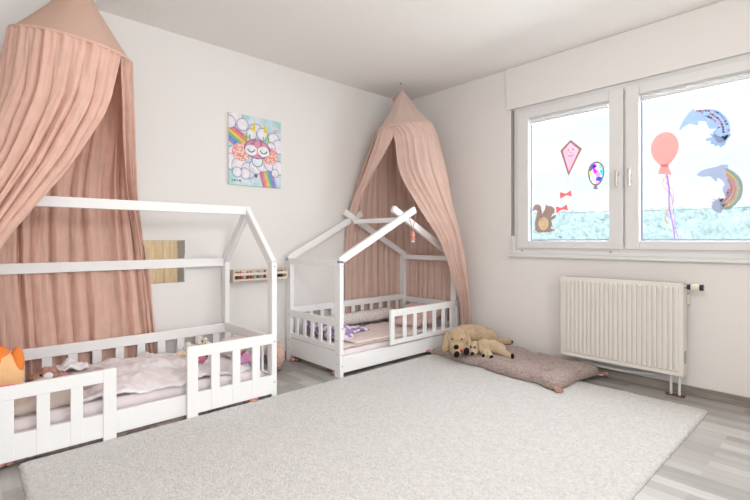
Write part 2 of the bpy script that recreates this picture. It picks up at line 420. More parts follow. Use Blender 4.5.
# ------------------------------------------------------------------ outdoors
hb = bmesh.new(); nn = 40
G = [[hb.verts.new((.6+130*(i/nn)**1.6, -150+300*j/nn, -4.5+6.0*(i/nn)**1.3+.5*noise.noise(Vector((i*.2, j*.2, 1)))) ) for j in range(nn+1)] for i in range(nn+1)]
for i in range(nn):
    for j in range(nn): hb.faces.new((G[i][j], G[i+1][j], G[i+1][j+1], G[i][j+1]))
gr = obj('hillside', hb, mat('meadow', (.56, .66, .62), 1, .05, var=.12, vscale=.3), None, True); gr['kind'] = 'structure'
FN = (170, 330); fv, ff = [], []
for i in range(FN[0]+1):
    for j in range(FN[1]+1):
        x = 38+42*i/FN[0]; y = -22+74*j/FN[1]
        q = Vector((x*.55, y*.55, 0))
        z = -1.2+(x-38)*.158 + 1.5*noise.noise(Vector((x*.11, y*.11, 3))) + 1.5*(abs(noise.noise(q*1.0))*-1.6+.5) + .7*noise.noise(q*3.1) + .3*noise.noise(q*7)
        fv.append((x+.3*noise.noise(q*5), y+.3*noise.noise(q*5+Vector((4, 4, 0))), z))
for i in range(FN[0]):
    for j in range(FN[1]):
        k = i*(FN[1]+1)+j; ff.append((k, k+1, k+FN[1]+2, k+FN[1]+1))
tm = bpy.data.meshes.new('forest'); tm.from_pydata(fv, [], ff); tb = bmesh.new(); tb.from_mesh(tm)
tr_ = obj('forest', tb, mat('hazed_foliage', (.54, .68, .69), 1, .05, var=.2, vscale=.35), None, True)  # distance haze is mixed into the foliage colour
tag(tr_, 'hazy pale green woods on the far hill outside the window', 'forest', kind='stuff')
pl = tube([(30, 20-2.2*k, 3.35-.009*k-.35*math.sin(PI*k/20)) for k in range(21)], .018, 5)
tag(obj('power_cable', pl, mat('cable_grey', (.25, .27, .3), .6)), 'thin overhead power cable strung across the pale sky above the woods', 'cable')

# ------------------------------------------------------------------ radiator
rd = thing('radiator', 'white ribbed panel radiator under the window', 'radiator', (-.09, -2.185, .14))
ya, yb, z0, z1, xf, xb = -2.575, -1.79, .142, .737, -.14, -.045
bm = bmesh.new(); nr = 25; pts = []
prof = []
m0, m1 = yb-.018, ya+.018
for k in range(nr):
    c = m0+(m1-m0)*(k+.5)/nr; wd = (m0-m1)/nr
    for du, dx in ((-.5, 0), (-.32, 0), (-.26, .012), (.26, .012), (.32, 0)): prof.append((c-du*-1*wd*1 if False else c+du*-wd, dx))
prof = sorted({(round(a, 5), b) for a, b in prof}, reverse=True)
prof = [(yb, 0)] + prof + [(ya, 0)]
zz = [(z0, 0), (z0+.025, 0), (z0+.034, 1), (z1-.034, 1), (z1-.025, 0), (z1, 0)]
V = [[bm.verts.new((xf-dx*k, y, z)) for (z, k) in zz] for (y, dx) in prof]
Bk = [[bm.verts.new((xf+.012, y, z)) for (z, k) in (zz[0], zz[-1])] for (y, dx) in prof]
for i in range(len(prof)-1):
    for j in range(len(zz)-1): bm.faces.new((V[i][j], V[i+1][j], V[i+1][j+1], V[i][j+1]))
    bm.faces.new((Bk[i][0], Bk[i+1][0], Bk[i+1][1], Bk[i][1]))
    bm.faces.new((V[i][0], V[i+1][0], Bk[i+1][0], Bk[i][0])); bm.faces.new((V[i][-1], V[i+1][-1], Bk[i+1][1], Bk[i][1]))
for i in (0, -1): bm.faces.new(V[i]+[Bk[i][1], Bk[i][0]])
obj('front_panel', bm, M['rad'], rd)
obj('rear_panel', B(xb-.012, xb, ya+.004, yb-.004, z0+.004, z1-.004), M['rad'], rd)
for y in (ya, yb): obj('side_cover', B(xf+.012, xb-.012, y-.002, y+.002, z0+.004, z1-.004, bev=.001), M['rad'], rd)
gb = bmesh.new()
for k in range(46): 
    y = ya+.02+(yb-ya-.04)*k/45; box(gb, xf+.018, xb-.018, y-.004, y+.004, z1-.012, z1-.007)
box(gb, xf+.012, xf+.018, ya+.004, yb-.004, z1-.012, z1-.002); box(gb, xb-.018, xb-.012, ya+.004, yb-.004, z1-.012, z1-.002)
obj('top_grille', gb, M['rad_grille'], rd)
cv = bmesh.new()
for k in range(60):
    y = ya+.01+(yb-ya-.02)*k/59; box(cv, xf+.016, xb-.016, y-.0015, y+.0015, z0+.03, z1-.02)
obj('convector_fins', cv, M['rad_grille'], rd)
tv = tube([(-.095, ya-.002, .712), (-.095, ya-.018, .712)], .012, 16); v_ = obj('valve', tv, M['grey'], rd)
obj('valve_collar', tube([(-.095, ya-.014, .712), (-.095, ya-.034, .712)], .017, 18), M['black'], v_)
obj('thermostat_head', tube([(-.095, ya-.034, .712), (-.095, ya-.05, .712), (-.095, ya-.075, .712), (-.095, ya-.08, .712)], .02, 18, taper=[.019, .022, .022, .019]), M['cream_p'], v_)
obj('valve_cap', tube([(-.095, ya-.08, .712), (-.095, ya-.098, .712)], .020, 18), M['black'], v_)
for y in (-2.498, -2.545): obj('pipe', tube([(-.09, y, .15), (-.09, y, .008)], .008, 12), M['pvc'], rd)
obj('pipe_rosette', B(-.115, -.065, -2.575, -2.47, 0, .008, bev=.002), mat('brown_rosette', (.16, .09, .06), .6), rd)
obj('side_bracket', B(-.06, -.001, ya-.012, ya-.004, .60, .66, bev=.002), M['rad'], rd)
obj('side_label', B(-.12, -.075, ya-.0035, ya-.002, .22, .30, bev=0), mat('grey_sticker', (.45, .45, .43), .6), rd)
obj('pipe_cover', tube([(-.03, -1.86, .10), (-.045, -2.0, .085), (-.05, -2.2, .085), (-.03, -2.42, .10)], .012, 10), M['pvc'], rd)

# ------------------------------------------------------------------ rug
RX0, RX1, RY0, RY1 = -3.315, -.295, -2.735, -.80
n = (330, 220); bm = bmesh.new()
def rz(x, y):
    d = min(x-RX0, RX1-x, y-RY0, RY1-y); k = min(1, max(0, d/.018)); k = math.sqrt(1-(1-k)**2)
    z = .020+.0022*noise.noise(Vector((x*28, y*28, 0)))+.002*noise.noise(Vector((x*75, y*75, 3)))
    return .004+(z-.004)*k
g = [[bm.verts.new((RX0+(RX1-RX0)*i/n[0]+(.005*noise.noise(Vector((j*.3, 0, 0))) if i in (0, n[0]) else 0),
     RY0+(RY1-RY0)*j/n[1]+(.005*noise.noise(Vector((i*.3, 5, 0))) if j in (0, n[1]) else 0),
     rz(RX0+(RX1-RX0)*i/n[0], RY0+(RY1-RY0)*j/n[1]))) for j in range(n[1]+1)] for i in range(n[0]+1)]
for i in range(n[0]):
    for j in range(n[1]): bm.faces.new((g[i][j], g[i+1][j], g[i+1][j+1], g[i][j+1]))
bd = [g[i][0] for i in range(n[0]+1)]+[g[n[0]][j] for j in range(1, n[1]+1)]+[g[i][n[1]] for i in range(n[0]-1, -1, -1)]+[g[0][j] for j in range(n[1]-1, 0, -1)]
lo = [bm.verts.new((v.co.x, v.co.y, .0005)) for v in bd]
for k in range(len(bd)): bm.faces.new((bd[k], lo[k], lo[(k+1) % len(bd)], bd[(k+1) % len(bd)]))
bm.faces.new(lo[::-1])
tag(obj('rug', bm, M['rug'], None, True), 'large cream shaggy rug covering the middle of the grey floor', 'rug')

# ------------------------------------------------------------------ left bed (ridge along the wall)
LW = M['white']
LB = thing('house_bed', 'white house frame bed with ridge beam, nearest the left edge', 'bed', (-2.85, -.425, 0))
def P(name, b, parent, m=None): return obj(name, b, m or LW, parent)
xr0, xr1, xl0, xl1 = -2.045, -2.009, -3.715, -3.679
yf0, yf1, yr0, yr1 = -.79, -.73, -.092, -.032
for a, b in ((xr0, xr1), (xl0, xl1)):
    P('post', prism([(yf0, 0), (yf1, 0), (yf1, .845), (yf0, .87)], 'x', a, b, .003), LB)
    P('post', prism([(yr0, 0), (yr1, 0), (yr1, .87), (yr0, .845)], 'x', a, b, .003), LB)
    P('rafter', prism([(yf0, .871), (yf1, .846), (-.412, 1.165), (-.412, 1.252)], 'x', a, b, .003), LB)
    P('rafter', prism([(yr1, .871), (yr0, .846), (-.410, 1.165), (-.410, 1.252)], 'x', a, b, .003), LB)
P('ridge_beam', B(xl1, xr0, -.433, -.389, 1.188, 1.245), LB)
P('eave_rail', B(xl1, xr0, yr1-.035, yr1, .815, .876), LB)
P('side_rail', B(xl1, xr0, yf0, yf0+.024, .032, .145), LB)
P('side_rail', B(xl1, xr0, yr1-.024, yr1, .032, .145), LB)
for a, b in ((xr0, xr0+.024), (xl1-.024, xl1)): P('end_rail', B(a, b, yf1, yr0, .032, .145), LB)
P('slatted_base', B(xl1, xr0, yf0+.026, yr1-.026, .075, .095), LB)
# gates in front
def gate(x0, x1, top, slats, post_x, tw=.062):
    P('guard_rail', B(x0, x1, yf0-.022, yf0-.002, top-tw, top), LB)
    for x in slats: P('slat', B(x-.025, x+.025, yf0-.020, yf0-.004, .036, top-tw+.001, bev=.002), LB)
    P('gate_board', B(post_x[0], post_x[1], yf0-.024, yf0-.001, .018, top+.002), LB)
gate(-3.70, -2.94, .368, [-3.61, -3.484, -3.355, -3.226, -3.097], (-2.988, -2.93))
gate(-2.575, -2.046, .414, [-2.421, -2.293, -2.165], (-2.583, -2.523))
P('side_board', B(-3.70, -2.985, yf0-.018, yf0-.004, .034, .150, bev=.002), LB)
P('side_board', B(-2.525, -2.046, yf0-.018, yf0-.004, .034, .150, bev=.002), LB)
P('guard_rail', B(xl1, xr0, yr1-.052, yr1-.030, .315, .38), LB)
for k in range(13):
    x = -2.11-.128*k
    if x > xl1+.03: P('slat', B(x-.025, x+.025, yr1-.048, yr1-.034, .10, .316, bev=.002), LB)
P('guard_rail', B(xr0+.002, xr0+.022, yf1, yr0, .325, .392), LB)
P('guard_rail', B(xl1-.022, xl1-.002, yf1, yr0, .325, .392), LB)
for k in range(4):
    y = -.205-.14*k
    P('slat', B(xr0+.004, xr0+.018, y-.025, y+.025, .14, .326, bev=.002), LB)
    P('slat', B(xl1-.018, xl1-.004, y-.025, y+.025, .14, .326, bev=.002), LB)
for z in (.10, .36, .84): P('screw_cap', dot(bmesh.new(), (xr0+.018, yf0-.0012, z), 'y'), LB, M['grey'])
P('screw_cap', dot(bmesh.new(), (xr0-.0005, -.425, 1.225), 'x', .006), LB, M['grey'])
P('screw_cap', dot(bmesh.new(), (xr0+.018, yf0-.0012, .875), 'y', .004), LB, M['grey'])

# left bed's bedding
mt = cushion((-2.862, -.425, .145), (1.61, .655, .10), puff=.12, m=M['sheet'], name='mattress', n=40, wrinkle=.006)
tag(mt, 'pale pink sheeted mattress in the bed by the left edge', 'mattress')
def dz(x, y):
    z = .215 + .030*noise.noise(Vector((x*5, y*6, 1))) + .022*noise.noise(Vector((x*11+4*y, y*7, 2))) + .008*noise.noise(Vector((x*30, y*25, 3)))
    z += .055*math.exp(-((x+2.75)/.28)**2) * (.5+.5*math.tanh((y+.62)*8))
    ridge = abs(math.sin(9*x+5*y+2*noise.noise(Vector((x*3, y*3, 0))))); z += .014*(1-ridge)**3
    return max(z, .198)
dq = obj('duvet', quilt(-3.07, -2.16, -.735, -.125, dz, .022, (120, 80), .03, 1, .05), M['duvet'], None, True)
tag(dq, 'crumpled white and blush printed duvet on the bed by the left edge', 'duvet')
tag(cushion((-3.22, -.60, .248), (.34, .26, .085), .15, (.22, .03), .5, M['beige'], 'pillow', seed=2), 'beige linen pillow seen through the slats of the left bed', 'pillow')
tag(cushion((-3.03, -.42, .242), (.30, .26, .07), -.3, (.1, .05), .5, M['print_pillow'], 'pillow', seed=5), 'mauve printed pillow behind the beige one in the left bed', 'pillow')
# plain cushion put in place of a plush dog (orange, peach and pink)
ct = thing('cushion_stand_in', 'rounded orange and hot pink cushion standing in for a plush dog at the left frame edge', 'cushion', (-3.325, -.50, .235))
bm = bmesh.new(); ell(bm, (-3.40, -.50, .365), (.118, .07, .128), sub=4)
for v in bm.verts: v.co.x = -3.40+(v.co.x+3.40)*(1.08-.25*(v.co.z-.365)/.128)
obj('body', bm, M['peach'], ct, True)
bm = bmesh.new(); ell(bm, (-3.402, -.498, .450), (.078, .062, .052), sub=3); ell(bm, (-3.395, -.545, .425), (.035, .03, .05), sub=3)
remesh(obj('orange_top_patch', bm, M['orange'], ct, True), .005)
bm = bmesh.new(); ell(bm, (-3.300, -.50, .400), (.030, .04, .080), sub=3); obj('side_flap', bm, M['orange'], ct, True)
bm = bmesh.new(); ell(bm, (-3.40, -.51, .285), (.13, .078, .040), sub=4); obj('pink_band', bm, M['hotpink'], ct, True)
bm = bmesh.new(); ell(bm, (-3.42, -.50, .503), (.06, .03, .012)); obj('pink_top_seam', bm, M['hotpink'], ct, True)
# small plush animals in the left bed
def plush(name, label, base, parts, eyes=(), cat='plush toy', vox=.005):
    """parts: (material, [(centre, radii)...]); first is the body"""
    r = thing(name, label, cat, base)
    for (pn, m, es) in parts:
        b = bmesh.new()
        for c, rr in es: ell(b, Vector(base)+Vector(c), rr, sub=3)
        o = obj(pn, b, m, r, True)
        if len(es) > 1: remesh(o, vox)
    for e in eyes: b = bmesh.new(); ell(b, Vector(base)+Vector(e), (.006, .006, .006), sub=2); obj('eye', b, M['black'], r, True)
    return r
plush('plush_toy', 'small brown plush toy with white muzzle lying on the pillow beside the orange cushion', (-3.175, -.47, .285),
      [('body', M['browntoy'], [((0, 0, .03), (.05, .035, .035)), ((-.045, -.01, .02), (.03, .025, .025)), ((.05, .0, .015), (.035, .03, .02)), ((-.01, -.02, .055), (.02, .015, .018))]),
       ('muzzle', M['whitecloth'], [((.0, -.035, .025), (.022, .016, .018))]), ('paw', M['pinkplush'], [((.07, -.025, .01), (.02, .015, .013))])],
      [(-.03, -.033, .035)])
cl = obj('muslin_cloth', quilt(-3.12, -2.98, -.42, -.28, lambda x, y: .325+.03*noise.noise(Vector((x*22, y*22, 5)))-.25*abs(x+3.05), .02, (24, 24), .02, 3, .03), M['whitecloth'], None, True)
tag(cl, 'scrunched white muslin cloth next to the brown plush toy', 'cloth')
# far end of the left bed
kn = bmesh.new(); rk = random.Random(4)
for k in range(26): ell(kn, (-2.34+rk.uniform(-.075, .075), -.30+rk.uniform(-.05, .05), .305+rk.uniform(-.035, .03)), (.02, .02, .017), sub=2)
tag(remesh(obj('knitted_toy', kn, M['cream'], None, True), .005), 'cream chunky knitted toy against the rear slats of the left bed', 'plush toy')
plush('rabbit_toy', 'small dusty pink plush toy behind the right gate of the left bed', (-2.42, -.55, .235),
      [('body', M['pinkplush'], [((0, 0, .025), (.04, .03, .028)), ((.035, 0, .045), (.025, .025, .025)), ((-.03, -.02, .015), (.02, .015, .015))]),
       ('ear', M['pinkplush'], [((.05, .01, .06), (.02, .008, .012))])], [(.04, -.026, .05)])
bm = bmesh.new()
for k in range(9): ell(bm, (-2.20+.018*k, -.42, .285), (.013, .075, .06), sub=2)
tag(remesh(obj('ribbed_cushion', bm, M['cream'], None, True), .006), 'cream ribbed cushion leaning at the foot end of the left bed', 'cushion')
tag(cushion((-2.13, -.60, .232), (.17, .12, .035), .1, (0, 0), .4, M['magenta'], 'pouch', seed=4), 'small magenta fabric pouch at the foot of the left bed', 'pouch')
tag(cushion((-2.095, -.37, .25), (.05, .22, .09), 0, (0, 0), .4, M['red'] if False else M['pinkplush'], 'small_cushion', seed=9), 'dusty red cushion squeezed against the end slats of the left bed', 'cushion')
bw = bmesh.new(); ell(bw, (-2.475, -.42, .285), (.032, .016, .012), sub=3); ell(bw, (-2.50, -.425, .29), (.014, .013, .014), sub=3)
tag(remesh(obj('wooden_toy', bw, M['pine'], None, True), .003), 'small wooden toy on the duvet left of the knitted toy', 'toy')
# round plush cushion standing on the floor between the beds
bm = bmesh.new(); ell(bm, (-1.70, -.235, .118), (.06, .095, .112), sub=4)
for v in bm.verts: v.co += Vector((noise.noise(v.co*30), noise.noise(v.co*30+Vector((5, 0, 0))), noise.noise(v.co*30+Vector((0, 5, 0)))))*.009
rp = thing('round_cushion', 'round blush plush cushion standing on the floor between the two beds', 'cushion', (-1.70, -.235, 0))
obj('cover', bm, M['blush'], rp, True)
bm = bmesh.new(); ell(bm, (-1.70, -.235, .018), (.045, .08, .017), sub=3); obj('base_patch', bm, M['browntoy'], rp, True)

# ------------------------------------------------------------------ tassels and play mats
def tassel(c, d, parent, s=1.0, seed=0):
    r = random.Random(seed); c = Vector(c); d = Vector(d).normalized(); b = bmesh.new()
    ell(b, c, (.013*s, .013*s, .012*s), sub=2)
    up = Vector((0, 0, 1)); sd = d.cross(up).normalized()
    for k in range(16):
        a = r.uniform(-1, 1); e = c + d*.052*s + sd*a*.026*s + up*r.uniform(-.012, .012)*s
        e.z = max(e.z, c.z-.008)
        tube([c, c+(e-c)*.5+sd*a*.005+up*.004, e], .005*s, 5, b, taper=[.004*s, .006*s, .0045*s])
    return obj('tassel', b, M['tassel'], parent, True)
def playmat(name, label, corners, th, zb, zback=0, tass=(0, 1, 2, 3), n=(90, 46), tuft=.28, group=None, ts=1):
    """corners: near-left, near-right, far-right, far-left"""
    A, Bc, Cc, Dc = [Vector((*c, 0)) for c in corners]
    root = thing(name, label, 'mat', ((A+Cc)/2)[:2] + (zb,) if False else (((A+Cc)/2).x, ((A+Cc)/2).y, zb), group)
    bm = bmesh.new(); T = {}; U = {}; L = (Bc-A).length; Wd = (Dc-A).length
    for i in range(n[0]+1):
        for j in range(n[1]+1):
            u = i/n[0]; v = j/n[1]; p = (A*(1-u)+Bc*u)*(1-v)+(Dc*(1-u)+Cc*u)*v
            p += (Bc-A).normalized()*.012*math.sin(v*9)*(2*abs(u-.5))**6 + (Dc-A).normalized()*(.012*math.sin(u*17)+.008*math.sin(u*31))*(2*abs(v-.5))**6
            # pinch at the corners outward
            d = min(u*L, (1-u)*L, v*Wd, (1-v)*Wd); k = min(1, d/.06); k = math.sqrt(max(0, 1-(1-k)**2))
            tu = (u*L/tuft) % 1 - .5; tv = (v*Wd/tuft+.0) % 1 - .5
            dim = math.exp(-(tu*tu+tv*tv)/.02)*.5*th
            z = zb+th*(.12+.88*k)-dim*k+.006*noise.noise(Vector((p.x*14, p.y*14, 2)))*k + zback*max(0, v-.45)**1.5*(1-.75*u)
            T[i, j] = bm.verts.new((p.x, p.y, z))
            e = i in (0, n[0]) or j in (0, n[1])
            U[i, j] = T[i, j] if e else bm.verts.new((p.x, p.y, zb + zback*max(0, v-.45)**1.5*(1-.75*u)))
    for i in range(n[0]):
        for j in range(n[1]):
            bm.faces.new((T[i, j], T[i+1, j], T[i+1, j+1], T[i, j+1]))
            bm.faces.new((U[i, j], U[i, j+1], U[i+1, j+1], U[i+1, j]))
    obj('mat_body', bm, M['matf'], root, True)
    ctr = (A+Cc)/2
    for q in tass:
        c = (A, Bc, Cc, Dc)[q]; d = (c-ctr).normalized()
        tassel((c.x, c.y, zb+.016*ts), (d.x, d.y, 0), root, ts, q)
    return root
pm = playmat('play_mat', 'mauve tufted play mat with salmon corner tassels against the wall beneath the window',
             [(-.50, -.815), (-.635, -1.98), (-.075, -2.05), (-.06, -.83)], .075, .022, .16, (0, 1, 2))
bm = bmesh.new(); box(bm, -.10, -.07, -2.075, -2.03, .03, .034); o = obj('care_tag', bm, M['whitecloth'], pm)
playmat('folded_mat', 'mauve mat with salmon tassels stored flat under the left bed', [(-3.345, -.775), (-2.215, -.775), (-2.12, -.14), (-3.36, -.14)], .028, .001, 0, (0, 1), (50, 24), 5, ts=1.35)
playmat('folded_mat', 'mauve mat with salmon tassels stored flat under the crossed-rafter bed', [(-1.42, -.68), (-.2, -.69), (-.2, -.15), (-1.46, -.17)], .028, .001, 0, (0, 3), (50, 24), 5, ts=1.1)

# ------------------------------------------------------------------ right bed (crossed rafters)
RB = thing('house_bed', 'white house frame bed with crossed rafters in the far corner', 'bed', (-.77, -.415, 0))
X0, X1, Y0, Y1 = -1.480, -.065, -.77, -.032; pw, pd = .036, .065
ZE = .86
for a in (X0, X1-pw):
    for y in (Y0, Y1-pd): P('post', B(a, a+pw, y, y+pd, 0, ZE), RB)
def rafter(xa, xb_, y0, y1):
    """from post top xa up past the crossing toward xb_"""
    s = 1 if xb_ > xa else -1; xm = -.77; k = (1.215-ZE)/abs(xm-xa); L = abs(xm-xa)+.115
    hw = .028
    a = Vector((xa, ZE)); d = Vector((s, k)).normalized(); n_ = Vector((-d.y, d.x))*(1 if s > 0 else -1)
    e = Vector((xa+s*L, ZE+k*L))
    # foot cut level on the post
    t = hw*2/abs(n_.y)
    pts = [(a.x, a.y-.02), (a.x+s*pw, a.y-.02), (e.x+n_.x*-hw, e.y+n_.y*-hw), (e.x+n_.x*hw, e.y+n_.y*hw), (a.x, a.y+t*.35)]
    return prism(pts, 'y', y0, y1, .003)
for (yc0, yc1) in ((Y0, Y0+.034), (Y1-.034, Y1)):
    P('rafter', rafter(X0, 0, yc0, yc1), RB); P('rafter', rafter(X1, -2, yc0+.0345, yc1+.0345) if yc0 < -.5 else rafter(X1, -2, yc0-.0345, yc1-.0345), RB)
P('ridge_beam', B(-.79, -.75, Y0+.07, Y1-.07, 1.165, 1.205), RB)
for a in (X0, X1-pw): P('eave_beam', B(a, a+pw, Y0+pd, Y1-pd, ZE-.045, ZE), RB)
for a, b in ((Y0, Y0+.024), (Y1-.024, Y1)): P('side_rail', B(X0+pw, X1-pw, a, b, .034, .152), RB)
for a, b in ((X0, X0+.024), (X1-.024, X1)): P('end_rail', B(a, b, Y0+pd, Y1-pd, .045, .188), RB)
P('slatted_base', B(X0+.03, X1-.03, Y0+.026, Y1-.026, .08, .098), RB)
# end guards
for a in (X0, X1-.022):
    P('guard_rail', B(a+.002, a+.022, Y0+pd, Y1-pd, .37, .424), RB)
    P('guard_rail', B(a+.002, a+.022, Y0+pd, Y1-pd, .192, .236), RB)
    for y in (-.185, -.295, -.405, -.515, -.625): P('slat', B(a+.004, a+.018, y-.018, y+.018, .235, .371, bev=.002), RB)
# rear guard
P('guard_rail', B(X0+pw, X1-pw, Y1-.045, Y1-.025, .388, .445), RB)
for k in range(11):
    x = X0+.11+k*.119
    P('slat', B(x-.02, x+.02, Y1-.043, Y1-.029, .15, .389, bev=.002), RB)
# front gate
gx0, gx1 = -.976, -.085
P('guard_rail', B(gx0, gx1, Y0-.022, Y0-.001, .392, .448), RB)
P('guard_rail', B(gx0, gx1, Y0-.022, Y0-.001, .168, .205), RB)
P('gate_board', B(gx0-.002, gx0+.04, Y0-.023, Y0-.001, .166, .450), RB)
for x in (-.81, -.685, -.56, -.432, -.306, -.187): P('slat', B(x-.02, x+.02, Y0-.019, Y0-.005, .204, .393, bev=.002), RB)
P('gate_board', B(gx1-.03, gx1, Y0-.0225, Y0-.001, .167, .449), RB)
for z in (.085, .165, .36, .82): P('screw_cap', dot(bmesh.new(), (X0+pw/2+.004, Y0-.0012, z), 'y'), RB, M['grey'])
for y in (Y0+.032, Y1-.035):
    for z in (.10, .17, .27, .385): P('screw_cap', dot(bmesh.new(), (X0-.0012, y, z), 'x', .0045), RB, M['grey'])

# right bed's bedding
tag(cushion((-.77, -.415, .148), (1.35, .645, .10), puff=.10, m=M['sheet'], name='mattress', n=40, wrinkle=.004), 'pale sheeted mattress in the crossed-rafter bed', 'mattress')
def qz(x, y): return .214+.008*noise.noise(Vector((x*8, y*8, 7)))+.006*noise.noise(Vector((x*22, y*22, 7)))+.02*math.exp(-((y+.12)/.07)**2)
tag(obj('quilt', quilt(-1.40, -.47, -.73, -.20, qz, .018, (100, 60), .02, 4, .03), M['pinkquilt'], None, True), 'smooth blush quilt spread flat on the crossed-rafter bed', 'quilt')
def qz2(x, y): return .235+.006*noise.noise(Vector((x*9, y*9, 3)))
tag(obj('folded_blanket', quilt(-1.30, -.93, -.745, -.42, qz2, .018, (50, 40), .018, 6, .03), M['pinkquilt'], None, True), 'folded blush blanket corner over the near edge of the quilt', 'blanket')
def bol(x0, x1, y, z, r):
    b = bmesh.new(); k = 40; pts = [(x0+(x1-x0)*i/k, y+.003*math.sin(i*.35), z+.003*math.sin(i*.6)) for i in range(k+1)]
    tp = [r*math.sqrt(max(.05, 1-(max(0, abs(2*i/k-1)-.88)/.12)**2))*(1+.02*math.sin(i*1.3)) for i in range(k+1)]
    return tube(pts, r, 20, b, taper=tp)
tag(obj('bolster', bol(-1.34, -.30, -.150, .285, .056), M['grey_print'], None, True), 'grey speckled bolster lying along the rear guard of the crossed-rafter bed', 'bolster')
tag(cushion((-1.305, -.40, .285), (.46, .17, .16), PI/2, (.5, 0), .45, M['lilac'], 'pillow', seed=12), 'lilac and white patterned pillow at the left end of the crossed-rafter bed', 'pillow')
tag(obj('lilac_blanket', quilt(-1.20, -.95, -.50, -.33, lambda x, y: .262+.02*noise.noise(Vector((x*20, y*20, 9))), .02, (40, 30), .02, 8, .05), M['lilac'], None, True), 'rumpled lilac patterned cloth lying on the blush quilt', 'cloth')
tag(cushion((-.245, -.44, .30), (.26, .46, .12), .05, (0, -.45), .5, M['rose'], 'pillow', seed=15), 'rose pink pillow at the corner end of the crossed-rafter bed', 'pillow')
tag(cushion((-.44, -.50, .262), (.20, .30, .07), .15, (0, -.2), .5, M['rose'], 'pillow', seed=18), 'small rose pillow lying in front of the larger rose pillow', 'pillow')

# ------------------------------------------------------------------ canopies
def ringpt(c, r, a, tx=0, ty=0):
    a = math.radians(a); return Vector((c[0]+r*math.cos(a), c[1]+r*math.sin(a), c[2]+tx*math.cos(a)*r+ty*math.sin(a)*r))
def hood(c, r, apex, n=64, tx=0, ty=0, sag=.12):
    b = bmesh.new(); rings = []; K = 14; ap = Vector(apex)
    for k in range(K+1):
        t = k/K; row = []
        for i in range(n):
            p = ringpt(c, r, 360*i/n, tx, ty); q = ap + (p-ap)*t
            s_ = 1-sag*math.sin(PI*t)*(.75+.25*math.cos(8*2*PI*i/n)); q.x = ap.x+(q.x-ap.x)*s_ + (0); q.y = ap.y+(q.y-ap.y)*s_
            if k == 0: q = ap + (p-ap)*.035
            row.append(b.verts.new(q))
        rings.append(row)
    for a_, c_ in zip(rings, rings[1:]):
        for i in range(n): b.faces.new((a_[i], a_[(i+1) % n], c_[(i+1) % n], c_[i]))
    b.faces.new(rings[0][::-1])
    return b
def torus(c, r, rr, tx=0, ty=0, n=72):
    b = bmesh.new(); R_ = []
    for i in range(n):
        a = 360*i/n; p = ringpt(c, r, a, tx, ty); o_ = Vector((math.cos(math.radians(a)), math.sin(math.radians(a)), 0))
        R_.append([b.verts.new(p+o_*rr*math.cos(k*PI/4)+Vector((0, 0, rr*math.sin(k*PI/4)))) for k in range(8)])
    for i in range(n):
        for k in range(8): b.faces.new((R_[i][k], R_[(i+1) % n][k], R_[(i+1) % n][(k+1) % 8], R_[i][(k+1) % 8]))
    return b
def sheet(name, rows, parent, m, ns, ntt, nf, amp, seed, xmax=None, ymax=None):
    o = obj(name, drape(rows, ns, ntt, nf, amp, seed, xmax=xmax, ymax=ymax), m, parent, True)
    s_ = o.modifiers.new('thickness', 'SOLIDIFY'); s_.thickness = .0025; s_.offset = 0
    return o
# small canopy over the corner bed
cs = (-.44, -.43, 2.075); Rr = .262
sc_ = thing('bed_canopy', 'pale pink muslin canopy hung in the room corner', 'canopy', (-.44, -.43, 0))
apx = (-.452, -.405, 2.44); tx, ty = .16, .0
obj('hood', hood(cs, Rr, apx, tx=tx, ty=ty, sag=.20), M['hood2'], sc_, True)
obj('hoop', torus(cs, Rr, .007, tx, ty), M['gauze2'], sc_, True)
obj('cord', tube([apx, (-.454, -.40, 2.47), (-.456, -.395, 2.498)], .003, 6), M['whitecloth'], sc_)
ck = bmesh.new(); tube([(-.456, -.395, 2.499), (-.456, -.395, 2.488)], .010, 10, ck); obj('ceiling_hook', ck, M['grey'], sc_)
obj('loop_tag', B(-.520, -.512, -.372, -.345, 2.325, 2.36, bev=.002), mat('tag_red', (.55, .25, .22), .8), sc_)
R_ = lambda a: ringpt(cs, Rr, a, tx, ty)
ring_s = [R_(187+k) for k in (0, 36, 72, 108, 144)]
rowsA = [ring_s, [(-.672, -.52, 1.94), (-.56, -.65, 1.95), (-.40, -.715, 1.96), (-.27, -.69, 1.96), (-.195, -.58, 1.96)],
 [(-.678, -.60, 1.6), (-.56, -.73, 1.62), (-.40, -.80, 1.63), (-.25, -.77, 1.63), (-.15, -.63, 1.62)],
 [(-.605, -.755, 1.3), (-.45, -.83, 1.31), (-.32, -.86, 1.31), (-.20, -.81, 1.31), (-.11, -.68, 1.3)],
 [(-.475, -.855, 1.05), (-.36, -.90, 1.05), (-.25, -.91, 1.05), (-.15, -.84, 1.05), (-.08, -.73, 1.05)],
 [(-.375, -.875, .85), (-.29, -.91, .85), (-.21, -.92, .85), (-.12, -.88, .85), (-.05, -.79, .85)],
 [(-.21, -.88, .5), (-.17, -.91, .5), (-.12, -.92, .5), (-.08, -.89, .5), (-.045, -.845, .5)],
 [(-.15, -.87, .20), (-.12, -.90, .19), (-.09, -.92, .18), (-.06, -.91, .18), (-.04, -.885, .19)]]
sheet('front_swath', rowsA, sc_, M['gauze2'], 220, 100, 11, .016, 11, xmax=-.02)
ab = [331, 350, 7, 34, 61, 88, 115, 136, 158]
def back(z, k):
    W_ = [(-.03, -.66), (-.03, -.50), (-.03, -.34), (-.03, -.16), (-.10, -.024), (-.28, -.022), (-.46, -.022), (-.64, -.022), (-.80, -.024)]
    return [R_(a).lerp(Vector((wx, wy, z)), k) if k < 1 else Vector((wx, wy, z)) for a, (wx, wy) in zip(ab, W_)]
rowsB = []
